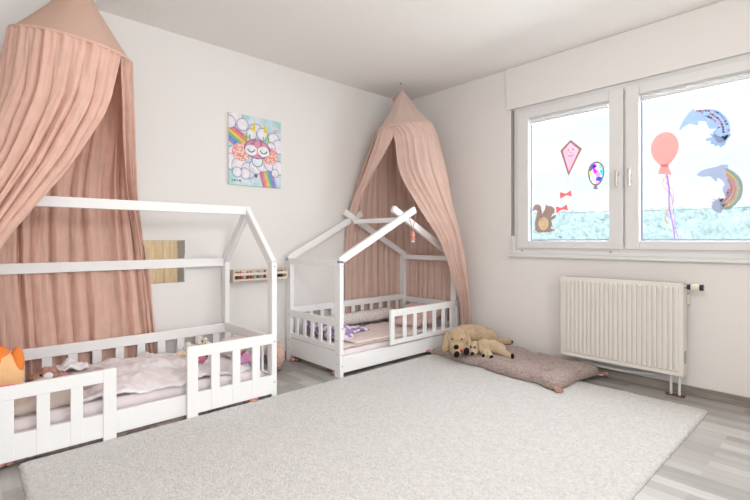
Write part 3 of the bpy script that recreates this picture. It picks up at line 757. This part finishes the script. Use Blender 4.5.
for z, k in ((2.075, 0), (1.6, .62), (1.2, .93), (.85, 1), (.45, 1), (.12, 1)):
    r = back(z, k)
    if 0 < k < 1: r = [Vector((v.x, v.y, z)) for v in r]
    rowsB.append(r)
sheet('back_curtain', rowsB, sc_, M['gauze2'], 300, 80, 17, .012, 12, xmax=-.010, ymax=-.008)
rowsC = [[R_(158), R_(168), R_(178), R_(187)], [(-.705, -.32, 1.94), (-.715, -.37, 1.94), (-.71, -.43, 1.94), (-.675, -.515, 1.94)],
 [(-.76, -.20, 1.6), (-.775, -.26, 1.6), (-.775, -.30, 1.6), (-.76, -.33, 1.6)],
 [(-.81, -.06, 1.3), (-.80, -.09, 1.3), (-.785, -.11, 1.3), (-.755, -.12, 1.3)],
 [(-.835, -.035, 1.0), (-.81, -.045, 1.0), (-.79, -.05, 1.0), (-.76, -.045, 1.0)],
 [(-.84, -.035, .6), (-.82, -.04, .6), (-.80, -.045, .6), (-.77, -.035, .6)],
 [(-.85, -.035, .12), (-.83, -.04, .12), (-.81, -.045, .12), (-.78, -.035, .12)]]
sheet('left_swath', rowsC, sc_, M['gauze2'], 60, 80, 4, .008, 13, ymax=-.012)

# ornament hanging from the crossing
on = thing('hanging_ornament', 'small pink ornament on a string hung from the crossed rafters', 'ornament', (-.70, -.76, 1.02))
obj('string', tube([(-.745, -.768, 1.215), (-.71, -.775, 1.12), (-.70, -.775, 1.085)], .0025, 6), M['tassel'], on)
obj('string', tube([(-.66, -.775, 1.235), (-.69, -.777, 1.15), (-.70, -.775, 1.085)], .0025, 6), M['tassel'], on)
bm = bmesh.new(); ell(bm, (-.70, -.775, 1.055), (.016, .016, .03)); ell(bm, (-.70, -.775, 1.02), (.02, .02, .014)); obj('bead', bm, mat('coral_bead', (.80, .36, .28), .4), on, True)
bm = bmesh.new(); ell(bm, (-.70, -.775, 1.0), (.014, .014, .01)); obj('tip', bm, M['whitecloth'], on, True)

# big canopy over the left bed
cb = (-3.06, -.48, 2.038); Rb = .272
bc = thing('bed_canopy', 'salmon pink muslin canopy hung over the bed by the left edge', 'canopy', (-3.06, -.48, 0))
tx2, ty2 = -.08, .15
apb = (-3.03, -.465, 2.425)
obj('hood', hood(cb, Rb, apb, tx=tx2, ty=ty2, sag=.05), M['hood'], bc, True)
obj('hoop', torus(cb, Rb, .009, tx2, ty2), M['gauze'], bc, True)
obj('cord', tube([apb, (-3.03, -.465, 2.498)], .003, 6), M['whitecloth'], bc)
ck = bmesh.new(); tube([(-3.03, -.465, 2.499), (-3.03, -.465, 2.486)], .010, 10, ck); obj('ceiling_hook', ck, M['grey'], bc)
Q_ = lambda a: ringpt(cb, Rb, a, tx2, ty2)
angD = (311, 290, 265, 240, 215, 190, 165, 140)
endD = [(-3.372, -.66, .996), (-3.40, -.71, .98), (-3.45, -.73, .97), (-3.50, -.72, .97), (-3.55, -.66, .97), (-3.60, -.57, .97), (-3.63, -.42, .97), (-3.60, -.25, .97)]
rowsD = []
for t_, off in ((0, 0), (.12, .035), (.29, .078), (.45, .078), (.6, .07), (.79, .035), (1, 0)):
    rowsD.append([Q_(a).lerp(Vector(e), t_) + Vector((off*(1-.09*k), -.03*math.sin(PI*t_), 0)) for k, (a, e) in enumerate(zip(angD, endD))])
rowsD += [
 [(-3.53, -.62, .60), (-3.55, -.66, .60), (-3.58, -.67, .60), (-3.61, -.65, .60), (-3.63, -.60, .60), (-3.65, -.52, .60), (-3.65, -.4, .60), (-3.62, -.25, .60)],
 [(-3.58, -.60, .22), (-3.60, -.63, .22), (-3.62, -.64, .22), (-3.64, -.62, .22), (-3.65, -.57, .22), (-3.66, -.5, .22), (-3.66, -.4, .22), (-3.64, -.25, .22)]]
sheet('front_swath', rowsD, bc, M['gauze'], 420, 130, 13, .026, 21)
ae = [311, 330, 350, 20, 50, 80, 110, 140]
def backb(z, k):
    W_ = [(-2.60, -.035), (-2.55, -.03), (-2.56+.0, -.03), (-2.75, -.03), (-2.95, -.03), (-3.15, -.03), (-3.35, -.03), (-3.55, -.03)]
    xs = {1.83: -.12, 1.34: -.10, .94: -.05, .46: 0, .1: .03}.get(z, 0)
    return [(Q_(a).lerp(Vector((wx+xs*(1 if q < 3 else .4), wy, z)), k)) for q, (a, (wx, wy)) in enumerate(zip(ae, W_))]
rowsE = []
for z, k in ((2.06, 0), (1.83, .25), (1.34, .80), (.94, 1), (.46, 1), (.1, 1)):
    r = backb(z, k)
    if k: r = [Vector((v.x, v.y, z)) for v in r]
    rowsE.append(r)
sheet('back_curtain', rowsE, bc, M['gauze'], 440, 120, 15, .024, 22, ymax=-.008)

# ------------------------------------------------------------------ poster
def pt_poster():
    x0, x1, z0, z1 = -1.985, -1.524, 1.447, 2.008; nx, nz_ = 138, 168
    bm = bmesh.new(); cl = bm.loops.layers.color.new('pattern')
    def col(u, v):
        # u right, v up, 0..1
        n1 = noise.noise(Vector((u*5, v*6, 2))); n2 = noise.noise(Vector((u*14, v*14, 5)))
        base = Vector((.62, .84, .82)).lerp(Vector((.88, .90, .95)), min(1, max(0, .5+1.2*n1)))
        base = base.lerp(Vector((.45, .72, .80)), max(0, min(1, n2*1.2)))
        c = base
        def rainbow(t):
            cols = [(.80, .35, .55), (.90, .45, .40), (.95, .75, .20), (.35, .70, .50), (.30, .50, .80), (.60, .40, .75)]
            return Vector(cols[max(0, min(5, int(t*6)))])
        # rainbow upper left
        d = (v-.86)+.55*u
        if u < .34 and -.26 < d < .02: c = rainbow(1-(d+.26)/.28)
        # rainbow lower right
        d = (u-.62)*1.0+(v-.1)*.35
        if v < .24+.1*u and -.02 < d < .26: c = rainbow((d+.02)/.28)*.9+Vector((.08, .08, .1))
        # clouds
        for cx, cy, r in ((.12, .95, .13), (.25, .86, .1), (.02, .87, .1), (.5, .80, .12), (.62, .77, .1), (.42, .75, .09), (.85, .72, .11), (.95, .62, .12), (.80, .60, .08),
                          (.08, .45, .1), (.05, .32, .13), (.2, .27, .14), (.36, .22, .13), (.5, .28, .12), (.64, .34, .14), (.8, .36, .14), (.95, .30, .12), (.30, .17, .09), (.15, .18, .08), (.88, .22, .07)):
            q = math.hypot(u-cx, (v-cy)*1.2)
            if q < r: c = Vector((.95, .93, .95)).lerp(Vector((.88, .84, .93)), max(0, (q/r)**4))
            elif q < r+.012: c = c*.5+Vector((.10, .22, .28))*.5
        # wings
        for sx_ in (-1, 1):
            q = math.hypot((u-.5-sx_*.27)/.17, (v-.47)/.13)
            if q < 1: c = Vector((.90, .48, .42)) if noise.noise(Vector((u*40, v*40, 1))) > -.05 else Vector((.96, .84, .80))
        # yellow horns
        for hx, tl_ in ((.45, .03), (.70, -.05)):
            if .80 < v < .93 and abs(u-hx-tl_*(v-.8)*8) < .045*(1-(v-.8)/.14): c = Vector((.95, .80, .15))
        # green leaves
        if .66 < v < .74 and (.27 < u < .40 or .64 < u < .76) and math.sin(u*120) > -.3: c = Vector((.55, .68, .25))
        # body and head of a little sleeping owl
        q = math.hypot((u-.53)/.11, (v-.37)/.09)
        if q < 1: c = Vector((.90, .95, .97)) if q < .86 else Vector((.25, .38, .50))
        q = math.hypot((u-.53)/.25, (v-.54)/.14)
        if q < 1:
            c = Vector((.85, .50, .62)) if n2 > -.1 else Vector((.70, .38, .55))
            if q > .93: c = Vector((.25, .22, .38))
            for sx_ in (-1, 1):
                e = math.hypot((u-.53-sx_*.12)/.115, (v-.515)/.075)
                if e < 1: c = Vector((.95, .96, .98))
                w_ = math.hypot((u-.53-sx_*.12)/.07, (v-.535)/.05)
                if .78 < w_ < 1.05 and v < .53: c = Vector((.12, .10, .18))
            if abs(u-.53) < .022*(1-(.50-v)/.05) and .45 < v < .50: c = Vector((.95, .72, .2))
        if abs(u-.46+.5*(v-.2)) < .02 and .12 < v < .26: c = Vector((.75, .85, .92))
        if math.hypot(u-.5, (v-.155)*1.2) < .035: c = Vector((.45, .25, .35))
        # small signature strokes and heading
        if .055 < v < .07 and .06 < u < .24 and math.sin(u*210)+math.sin(u*133) > -.5: c = Vector((.1, .1, .14))
        if .83 < v < .87 and .84 < u < .96 and math.sin(u*170+v*260) > .1: c = Vector((.72, .45, .62))
        c = c*.78+Vector((.19, .19, .195)) + Vector((1, 1, 1))*.05*n2
        return (max(0, c[0]), max(0, c[1]), max(0, c[2]), 1)
    G_ = [[bm.verts.new((x0+(x1-x0)*i/nx, -.018, z0+(z1-z0)*j/nz_)) for j in range(nz_+1)] for i in range(nx+1)]
    for i in range(nx):
        for j in range(nz_):
            f = bm.faces.new((G_[i][j], G_[i+1][j], G_[i+1][j+1], G_[i][j+1]))
            cc = col((i+.5)/nx, (j+.5)/nz_)
            for l in f.loops: l[cl] = cc
    fs = box(bm, x0, x1, -.0179, -.001, z0, z1)
    for f in fs:
        for l in f.loops: l[cl] = (.9, .9, .88, 1)
    return bm
tag(obj('canvas_print', pt_poster(), attr_mat('painted_canvas', .7)), 'colourful watercolour canvas of a sleeping owl among clouds on the wall', 'picture')

# ------------------------------------------------------------------ mirror with what it shows (pine wardrobe across the room)
mr = thing('wall_mirror', 'frameless rectangular mirror on the wall beside the salmon canopy', 'mirror', (-2.46, 0, .71))
obj('mirror_glass', B(-2.64, -2.312, -.006, -.003, .708, 1.008, bev=0), M['mirror'], mr)
obj('backing', B(-2.642, -2.310, -.003, -.0005, .706, 1.010, bev=0), M['grey'], mr)
wd = thing('wardrobe', 'pine plank wardrobe standing across the room, seen in the mirror', 'wardrobe', (-1.35, -4.9, 0))
wx0, wx1, wyb, wyf = -1.95, -.75, -5.35, -4.80
obj('carcass', B(wx0, wx1, wyb, wyf-.0, 0, 1.9), M['pine'], wd)
for k in range(2):
    a = wx0+.01+k*.595; b = bmesh.new()
    for q in range(5): box(b, a+q*.117, a+q*.117+.113, wyf, wyf+.02, .06, 1.87, .003)
    d_ = obj('wardrobe_door', b, M['pine'], wd)
    kb = bmesh.new(); ell(kb, (a+(.54 if k == 0 else .05), wyf+.035, 1.0), (.016, .018, .016)); obj('knob', kb, M['pine'], d_, True)

# ------------------------------------------------------------------ spice shelf with little books and figures
sh = thing('wall_shelf', 'small pale wooden rack fixed to the wall between the beds', 'shelf', (-1.75, 0, .69))
sx0, sx1, szb = -1.985, -1.512, .693
obj('bottom_board', B(sx0, sx1, -.105, -.001, szb, szb+.01, bev=.001), M['birch'], sh)
obj('back_board', B(sx0+.01, sx1-.01, -.01, -.001, szb+.01, szb+.085, bev=.001), M['birch'], sh)
for a in (sx0, sx1-.01): obj('side_board', B(a, a+.01, -.105, -.001, szb+.01, szb+.09, bev=.001), M['birch'], sh)
obj('front_bar', B(sx0+.01, sx1-.01, -.105, -.099, szb+.042, szb+.062, bev=.001), M['birch'], sh)
obj('front_bar', B(sx0+.01, sx1-.01, -.105, -.099, szb+.01, szb+.016, bev=.001), M['birch'], sh)
rc = random.Random(11)
cols = [('dark red', (.45, .05, .06)), ('brown', (.25, .13, .08)), ('red', (.62, .08, .10)), ('white', (.8, .8, .78)), ('crimson', (.5, .04, .10)), ('olive', (.25, .24, .10)),
        ('cream', (.75, .68, .55)), ('teal', (.12, .35, .38)), ('pale blue', (.55, .68, .75)), ('maroon', (.35, .04, .08)), ('black', (.03, .03, .035)), ('charcoal', (.08, .07, .07))]
xx = [-1.955, -1.93, -1.905, -1.875, -1.845, -1.815, -1.785, -1.755, -1.725, -1.695, -1.565, -1.54]
for k, ((cn, cc), x) in enumerate(zip(cols, xx)):
    r = .0105; base = szb+.0105; hh = rc.uniform(.038, .05)
    rt_ = thing('figurine', '%s toy figure in the wall rack, %s' % (cn, ['first from the left', 'second from the left', 'third from the left', 'fourth from the left', 'fifth from the left', 'sixth from the left',
          'seventh from the left', 'eighth from the left', 'ninth from the left', 'left of the bed post', 'second from the right end', 'at the right end'][k]), 'figurine', (x, -.055, base), 'toy figures in the wall rack')
    m_ = mat(cn.replace(' ', '_')+'_toy', cc, .5)
    obj('body', tube([(x, -.055, base), (x, -.055, base+hh*.5), (x, -.055, base+hh)], r, 12, taper=[r, r*1.05, r*.6]), m_, rt_, True)
    b = bmesh.new(); ell(b, (x, -.055, base+hh+.009), (.0095, .0095, .0105), sub=2); obj('head', b, mat(cn.replace(' ', '_')+'_toy_head', tuple(min(.8, c*.8+.12) for c in cc), .5), rt_, True)

# ------------------------------------------------------------------ window decorations (stuck to the inside of the glass)
GX = .0375
def cut(name, pts, m, parent=None, x=GX, t=.0012, mats=None):
    """flat paper shape, pts are (y,z)"""
    return obj(name, prism(pts, 'x', x-t, x), m, parent)
def loop(cx, cy, rx, ry, n=32, a0=0): return [(cx+rx*math.cos(2*PI*k/n+a0), cy+ry*math.sin(2*PI*k/n+a0)) for k in range(n)]
def smoothpoly(P_, k=6):
    n_ = len(P_); o_ = []
    for i in range(n_):
        p0, p1, p2, p3 = [Vector(P_[(i+d) % n_]) for d in (-1, 0, 1, 2)]
        for q in range(k):
            u = q/k; o_.append(tuple(.5*((2*p1)+(p2-p0)*u+(2*p0-5*p1+4*p2-p3)*u*u+(3*p1-p0-3*p2+p3)*u*u*u)))
    return o_
brown = paper('mauve_card', (.42, .30, .29), .35); pinkp = paper('pink_tissue', (.90, .44, .49), .55); redp = paper('red_tissue', (.90, .25, .25), .5)
# kite
kt = thing('paper_kite', 'pink paper kite with brown border stuck to the left pane', 'window decoration', (GX, -1.77, 1.53))
kp = [(-1.775, 1.815), (-1.863, 1.732), (-1.757, 1.53), (-1.692, 1.742)]
kc = (sum(p[0] for p in kp)/4, sum(p[1] for p in kp)/4)
def scaled(P_, k, kz=None):
    c_ = (sum(p[0] for p in P_)/len(P_), sum(p[1] for p in P_)/len(P_)); kz = kz or k
    return [(c_[0]+(a-c_[0])*k, c_[1]+(b-c_[1])*kz) for a, b in P_]
def ring(name, outer, inner, m, parent, x=GX, t=.0012):
    bm = bmesh.new(); n_ = len(outer)
    A = [[bm.verts.new((xx, *p)) for p in L_] for xx in (x-t, x) for L_ in (outer, inner)]
    for i in range(n_):
        j = (i+1) % n_
        for p, q in ((0, 1), (2, 3), (0, 2), (1, 3)): bm.faces.new((A[p][i], A[p][j], A[q][j], A[q][i]))
    return obj(name, bm, m, parent)
ring('kite_border', kp, scaled(kp, .75, .80), brown, kt); cut('kite_sheet', scaled(kp, .77, .82), pinkp, kt, GX, .0005)
for cy in (-1.757, -1.795): cut('eye', loop(cy, 1.737, .007, .006, 12), brown, kt, GX-.002, .0004)
cut('nose', loop(-1.775, 1.715, .005, .006, 10), brown, kt, GX-.002, .0004)
cut('mouth', [(-1.755, 1.696), (-1.775, 1.688), (-1.797, 1.696), (-1.797, 1.690), (-1.775, 1.681), (-1.755, 1.690)], brown, kt, GX-.002, .0004)
obj('kite_string', tube([(GX-.002, -1.757, 1.53), (GX-.002, -1.745, 1.46), (GX-.002, -1.735, 1.385), (GX-.002, -1.715, 1.33), (GX-.002, -1.705, 1.275)], .0012, 5), M['grey'], kt)
for (yc, zc, a) in ((-1.738, 1.385, -.15), (-1.706, 1.274, -.2)):
    pb = []
    for (p, q) in ((0, 0.006), (.045, .03), (.05, -.026), (0, -.006), (-.045, -.028), (-.045, .024)):
        pb.append((yc+p*math.cos(a)-q*math.sin(a), zc+p*math.sin(a)+q*math.cos(a)))
    cut('bow', pb, redp, kt, GX-.0035, .001)
# squirrel
sq = thing('paper_squirrel', 'brown paper squirrel cut-out in the lower corner of the left pane', 'window decoration', (GX, -1.56, 1.08))
def SQ(px, py):  # drawing coordinates: u right, v up in centimetres on the pane
    return (-1.465-px*.01, 1.075+py*.01)
body = [(5, 0), (12, .2), (18.5, 1), (19, 2.4), (16, 3), (17.2, 6.5), (16.4, 9.5), (19.5, 12), (20.5, 13.4), (19.5, 14), (16, 12.4), (17.3, 14.6), (19, 17), (18.5, 19.8), (15.5, 21.6), (13.2, 21.8), (12, 23.2), (11.4, 21.5), (10.6, 18.6), (8.6, 15.2),
        (7.9, 18.5), (7.2, 21.8), (4.6, 23.6), (1.6, 22.8), (.2, 20), (.4, 18.2), (2.6, 19), (4, 17.5), (3.4, 13.5), (2.2, 9), (2.4, 4), (3.4, 1.4)]
cut('squirrel_body', smoothpoly([SQ(*p) for p in body], 4), paper('brown_card', (.46, .35, .32), .4), sq)
cut('tummy', [SQ(9.6+4.3*math.cos(2*PI*k/24), 7.3+5.6*math.sin(2*PI*k/24)) for k in range(24)], spots('yellow_tissue', (.99, .93, .70), (.98, .70, .38), 60, .3), sq, GX-.0013, .0006)
# small balloon
bl_ = thing('paper_balloon', 'small oval balloon cut-out with grey rim and colourful splashes', 'window decoration', (GX, -1.96, 1.4))
greyc = paper('grey_card', (.36, .34, .37), .3)
def egg(cx, cy, rx, ry, n=36): return [(cx+rx*math.sin(2*PI*k/n)*(1+.12*math.cos(2*PI*k/n)), cy+ry*math.cos(2*PI*k/n)) for k in range(n)]
ring('balloon_rim', egg(-1.968, 1.525, .060, .093), egg(-1.968, 1.525, .047, .077), greyc, bl_)
def splash():
    m = mat('splash_tissue', (.9, .9, .9), .9, .1, transl=.55); t = m.node_tree
    v = t.nodes.new('ShaderNodeTexVoronoi'); v.inputs['Scale'].default_value = 28
    tcn = [n for n in t.nodes if n.type == 'TEX_COORD'][0]; hs = t.nodes.new('ShaderNodeHueSaturation'); hs.inputs['Saturation'].default_value = 1.1; hs.inputs['Value'].default_value = 1.3
    t.links.new(tcn.outputs['Object'], v.inputs['Vector']); t.links.new(v.outputs['Color'], hs.inputs['Color'])
    t.links.new(hs.outputs['Color'], t.nodes['Principled BSDF'].inputs['Base Color']); t.links.new(hs.outputs['Color'], [n for n in t.nodes if n.type == 'BSDF_TRANSLUCENT'][0].inputs['Color'])
    return m
cut('balloon_sheet', egg(-1.968, 1.525, .048, .078), splash(), bl_, GX, .0005)
cut('knot', [(-1.955, 1.435), (-1.972, 1.432), (-1.985, 1.405), (-1.945, 1.412)], greyc, bl_)
obj('string', tube([(GX-.002, -1.965, 1.41), (GX-.002, -1.955, 1.33), (GX-.002, -1.962, 1.24)], .001, 5), M['grey'], bl_)
# big pink balloon
pk = thing('paper_balloon', 'large plain salmon pink balloon cut-out with curled ribbons', 'window decoration', (GX, -2.42, 1.45))
salmon = paper('salmon_tissue', (.86, .42, .40), .4)
bp = []
for k in range(40):
    a = 2*PI*k/40; y = math.sin(a); z = math.cos(a); ry = .083*(1-.0*z); 
    if z < 0: ry = .083*(1-.42*(-z)**2.2)
    bp.append((-2.418-ry*y, 1.655+(.105 if z > 0 else .135)*z))
cut('balloon_sheet', bp, salmon, pk)
cut('balloon_neck', [(-2.397, 1.54), (-2.383, 1.50), (-2.380, 1.478), (-2.42, 1.470), (-2.462, 1.464), (-2.448, 1.500), (-2.440, 1.54)], salmon, pk, GX-.0013, .0006)
rp_ = random.Random(8)
for k, (cc, am, ln) in enumerate((((.80, .35, .35), .028, .34), ((.85, .55, .40), .03, .42), ((.55, .35, .75), .006, .46), ((.85, .60, .70), .02, .28), ((.60, .40, .80), .004, .44))):
    pts = []
    for q in range(26):
        t = q/25; pts.append((GX-.004-.001*k, -2.432-.012*k*t-.02*t+am*math.sin(t*9+k*1.7), 1.468-ln*t))
    obj('ribbon', tube(pts, .0022 if k != 2 else .0045, 5), paper('ribbon_%s' % ['red', 'orange', 'violet', 'rose', 'lilac'][k], cc, .4), pk)
for o_ in (kt, bl_, pk): o_.location += Vector((0, -.011, -.010))
# the two curved paper fish
up = [(-2.513, 1.746), (-2.535, 1.805), (-2.566, 1.849), (-2.602, 1.881), (-2.596, 1.862), (-2.645, 1.858), (-2.702, 1.846), (-2.743, 1.815), (-2.776, 1.761), (-2.786, 1.699), (-2.771, 1.652), (-2.743, 1.625), (-2.713, 1.646), (-2.695, 1.697), (-2.713, 1.722), (-2.682, 1.725), (-2.663, 1.761), (-2.661, 1.777), (-2.618, 1.786), (-2.621, 1.759), (-2.596, 1.768), (-2.574, 1.779), (-2.541, 1.764)]
dn = [(-2.612, 1.437), (-2.629, 1.458), (-2.671, 1.472), (-2.718, 1.479), (-2.743, 1.489), (-2.778, 1.481), (-2.771, 1.463), (-2.808, 1.434), (-2.835, 1.394), (-2.847, 1.337), (-2.839, 1.276), (-2.813, 1.235), (-2.773, 1.199), (-2.738, 1.217), (-2.738, 1.252), (-2.758, 1.282), (-2.746, 1.327), (-2.751, 1.352), (-2.758, 1.361), (-2.743, 1.388), (-2.720, 1.406), (-2.718, 1.381), (-2.697, 1.402), (-2.682, 1.420), (-2.639, 1.422)]
tail_up = [(-2.676, 1.700), (-2.692, 1.672), (-2.658, 1.665), (-2.661, 1.651), (-2.687, 1.647), (-2.684, 1.625), (-2.702, 1.625), (-2.708, 1.605), (-2.723, 1.616), (-2.736, 1.595), (-2.746, 1.606), (-2.756, 1.604), (-2.768, 1.634), (-2.778, 1.651), (-2.793, 1.673), (-2.768, 1.674), (-2.738, 1.664), (-2.708, 1.685)]
tail_dn = [(-2.692, 1.284), (-2.713, 1.266), (-2.733, 1.284), (-2.743, 1.258), (-2.758, 1.241), (-2.753, 1.213), (-2.738, 1.182), (-2.723, 1.186), (-2.702, 1.197), (-2.687, 1.230), (-2.697, 1.242), (-2.687, 1.258), (-2.708, 1.257)]
rows_up = [[(-2.612, 1.856), (-2.645, 1.850), (-2.676, 1.843), (-2.708, 1.832), (-2.733, 1.811), (-2.753, 1.778), (-2.768, 1.740), (-2.776, 1.701), (-2.768, 1.665), (-2.758, 1.648)],
  [(-2.639, 1.838), (-2.671, 1.830), (-2.697, 1.813), (-2.720, 1.789), (-2.738, 1.759), (-2.748, 1.725), (-2.751, 1.693), (-2.748, 1.662)],
  [(-2.663, 1.812), (-2.687, 1.796), (-2.708, 1.771), (-2.723, 1.743), (-2.731, 1.710)]]
rows_dn = [[(-2.768, 1.454), (-2.793, 1.433), (-2.815, 1.405), (-2.832, 1.373), (-2.839, 1.338), (-2.837, 1.301), (-2.827, 1.265), (-2.808, 1.235), (-2.783, 1.215), (-2.758, 1.210)],
  [(-2.768, 1.440), (-2.788, 1.419), (-2.805, 1.397), (-2.818, 1.368), (-2.824, 1.333), (-2.821, 1.302), (-2.810, 1.269), (-2.793, 1.245), (-2.768, 1.225)],
  [(-2.768, 1.423), (-2.783, 1.404), (-2.798, 1.379), (-2.805, 1.350), (-2.808, 1.322), (-2.803, 1.295), (-2.791, 1.267), (-2.771, 1.244), (-2.753, 1.229)],
  [(-2.776, 1.388), (-2.788, 1.358), (-2.792, 1.330), (-2.787, 1.302), (-2.773, 1.278), (-2.756, 1.257)],
  [(-2.768, 1.376), (-2.778, 1.325), (-2.768, 1.294), (-2.753, 1.276), (-2.738, 1.261)]]
PC = {n_: paper(n_+'_tile', c, .3) for n_, c in dict(green=(.36, .60, .40), yellow=(.92, .75, .30), orange=(.92, .48, .24), red=(.86, .30, .28), dark=(.16, .20, .28), blue=(.35, .48, .68), brown=(.30, .22, .20), rose=(.82, .40, .42)).items()}
def fish(label, body, tail, rows, colour, col, seed):
    c0 = (sum(p[0] for p in body)/len(body), sum(p[1] for p in body)/len(body))
    r = thing('paper_fish', label, 'window decoration', (GX, c0[0], c0[1]-.1))
    cut('fish_body', smoothpoly(body, 3), paper(colour[0], colour[1], .3), r)
    cut('tail_fin', tail, paper(colour[0]+'_fin', tuple(c*.92 for c in colour[1]), .3), r, GX-.0013, .0006)
    rn = random.Random(seed)
    for q, row in enumerate(rows):
        pts = []
        for (p, p2) in zip(row, row[1:]): pts += [p, ((p[0]+p2[0])/2, (p[1]+p2[1])/2)]
        pts.append(row[-1])
        for k, p in enumerate(pts):
            m_ = col(q, k, rn)
            if m_ is None: continue
            a_ = Vector(pts[min(k+1, len(pts)-1)])-Vector(pts[max(k-1, 0)]); a_.normalize(); b_ = Vector((-a_.y, a_.x)); P0 = Vector(p)
            L_ = .0066; W_ = .0062
            cut('scale', [tuple(P0+a_*L_*i+b_*W_*j) for i, j in ((-.8, -1), (.8, -1), (1, 0), (.8, 1), (-.8, 1), (-1, 0))], m_, r, GX-.0013, .0006)
def um(q, k, r): return PC[['dark', 'blue', 'brown', 'rose', 'yellow', 'red', 'blue', 'brown'][r.randrange(8)]] if r.random() < .85 else None
def dm(q, k, r): return PC[['green', 'yellow', 'orange', 'red'][q]] if q < 4 else (PC[['dark', 'red', 'blue'][r.randrange(3)]] if r.random() < .7 else None)
fish('pale blue paper fish with dark and red tiles, upper of the two', up, tail_up, rows_up, ('pale_blue_card', (.47, .58, .78)), um, 5)
fish('pale grey paper fish with rainbow coloured tiles, lower of the two', dn, tail_dn, rows_dn, ('pale_grey_card', (.50, .55, .66)), dm, 6)

# ------------------------------------------------------------------ the two plush dogs on the play mat
def build_dog(label, base, blobs, eyes, nose, nose_r, pads, ears, fur, extra=None, vox=.006):
    r = thing('plush_dog', label, 'plush toy', base)
    k_ = lambda v: tuple(q*DS for q in v)
    b = bmesh.new()
    for bl2 in blobs:
        if len(bl2) == 2: ell(b, bl2[0], k_(bl2[1]), sub=3)
        else:  # limb: two ends with radii
            p, q, ra, rb_ = bl2; p = Vector(p); q = Vector(q); k = 8
            for i in range(k+1): t = i/k; ell(b, p.lerp(q, t), ((ra+(rb_-ra)*t)*DS,)*3, sub=2)
    remesh(obj('body', b, fur, r, True), vox)
    for e in ears:
        b = bmesh.new(); p, q, ra, rb_, sq_ = e; p = Vector(p); q = Vector(q)
        for i in range(7): t = i/6; rr = (ra+(rb_-ra)*t)*DS; ell(b, p.lerp(q, t), (rr*sq_[0], rr*sq_[1], rr*sq_[2]), sub=2)
        remesh(obj('ear', b, M['fur'], r, True), .005)
    for e in eyes: b = bmesh.new(); ell(b, e, (.008,)*3, sub=2); obj('eye', b, M['black'], r, True)
    b = bmesh.new(); ell(b, nose, k_(nose_r), sub=3); obj('nose', b, M['blackfur'], r, True)
    for c, rr in pads: b = bmesh.new(); ell(b, c, k_(rr), sub=3); obj('paw_pad', b, M['blackfur'], r, True)
    return r
# directions: t = towards the viewer, s = to the viewer's right
tv_ = Vector((-.79, -.61, 0)); sv_ = Vector((.61, -.79, 0)); up_ = Vector((0, 0, 1))
DS = 1.2
def D(o, s, t, z): return Vector(o)+(sv_*s+tv_*t+up_*z)*DS
o1 = Vector((-.44, -1.04, .085))
big = build_dog('larger golden plush dog lying on the mauve mat with red tongue', o1,
  [(D(o1, .12, -.10, .085), (.105, .105, .085)), (D(o1, .06, -.05, .095), (.085, .085, .08)), (D(o1, .20, -.10, .075), (.09, .09, .07)),
   (D(o1, 0, .03, .082), (.075, .072, .078)), (D(o1, -.004, .088, .045), (.047, .05, .038)), (D(o1, -.002, .04, .120), (.055, .05, .045)),
   (D(o1, -.05, .0, .03), D(o1, -.002, .150, .014), .032, .027), (D(o1, .05, .0, .03), D(o1, .058, .135, .028), .032, .03),
   (D(o1, .24, -.09, .05), D(o1, .37, -.10, .05), .035, .02)],
  [D(o1, -.034, .100, .098), D(o1, .030, .102, .100)], D(o1, -.008, .138, .053), (.02, .016, .016),
  [(D(o1, -.004, .176, .014), (.03, .012, .02)), (D(o1, .058, .162, .032), (.027, .014, .027))],
  [(D(o1, -.066, .03, .120), D(o1, -.082, .058, .030), .026, .034, (.75, .75, 1)), (D(o1, .066, .03, .122), D(o1, .080, .062, .035), .026, .034, (.75, .75, 1))], M['fur'])
b = bmesh.new(); ell(b, D(o1, .022, .140, .030), (.018, .018, .009), sub=3); obj('tongue', b, M['red'], big, True)
b = bmesh.new(); ell(b, D(o1, .375, -.10, .05), (.02, .02, .018), sub=3); obj('tail_tip', b, M['blackfur'], big, True)
DS = 1.02
o2 = Vector((-.465, -1.235, .083))
small = build_dog('smaller golden plush dog sprawled against the larger one', o2,
  [(D(o2, .0, .0, .06), (.05, .052, .052)), (D(o2, -.014, .045, .035), (.03, .034, .026)),
   (D(o2, .075, -.03, .07), (.06, .058, .055)), (D(o2, .14, -.04, .065), (.065, .06, .055)), (D(o2, .19, -.03, .05), (.055, .055, .048)),
   (D(o2, .075, .0, .05), D(o2, .065, .065, .018), .028, .022), (D(o2, .09, .0, .04), D(o2, .115, .09, .016), .028, .022),
   (D(o2, .19, .0, .045), D(o2, .265, .06, .02), .036, .022), (D(o2, .18, -.05, .04), D(o2, .245, -.03, .02), .03, .02)],
  [D(o2, -.005, .052, .075), D(o2, -.035, .04, .075)], D(o2, -.022, .078, .032), (.016, .013, .012),
  [(D(o2, .060, .084, .016), (.018, .010, .020)), (D(o2, .117, .108, .016), (.022, .010, .018)), (D(o2, .276, .074, .022), (.014, .014, .022))],
  [(D(o2, .03, .035, .10), D(o2, .05, .06, .05), .022, .024, (.8, .8, 1)), (D(o2, -.04, .0, .10), D(o2, -.05, .02, .06), .018, .018, (.8, .8, 1))], M['fur2'])
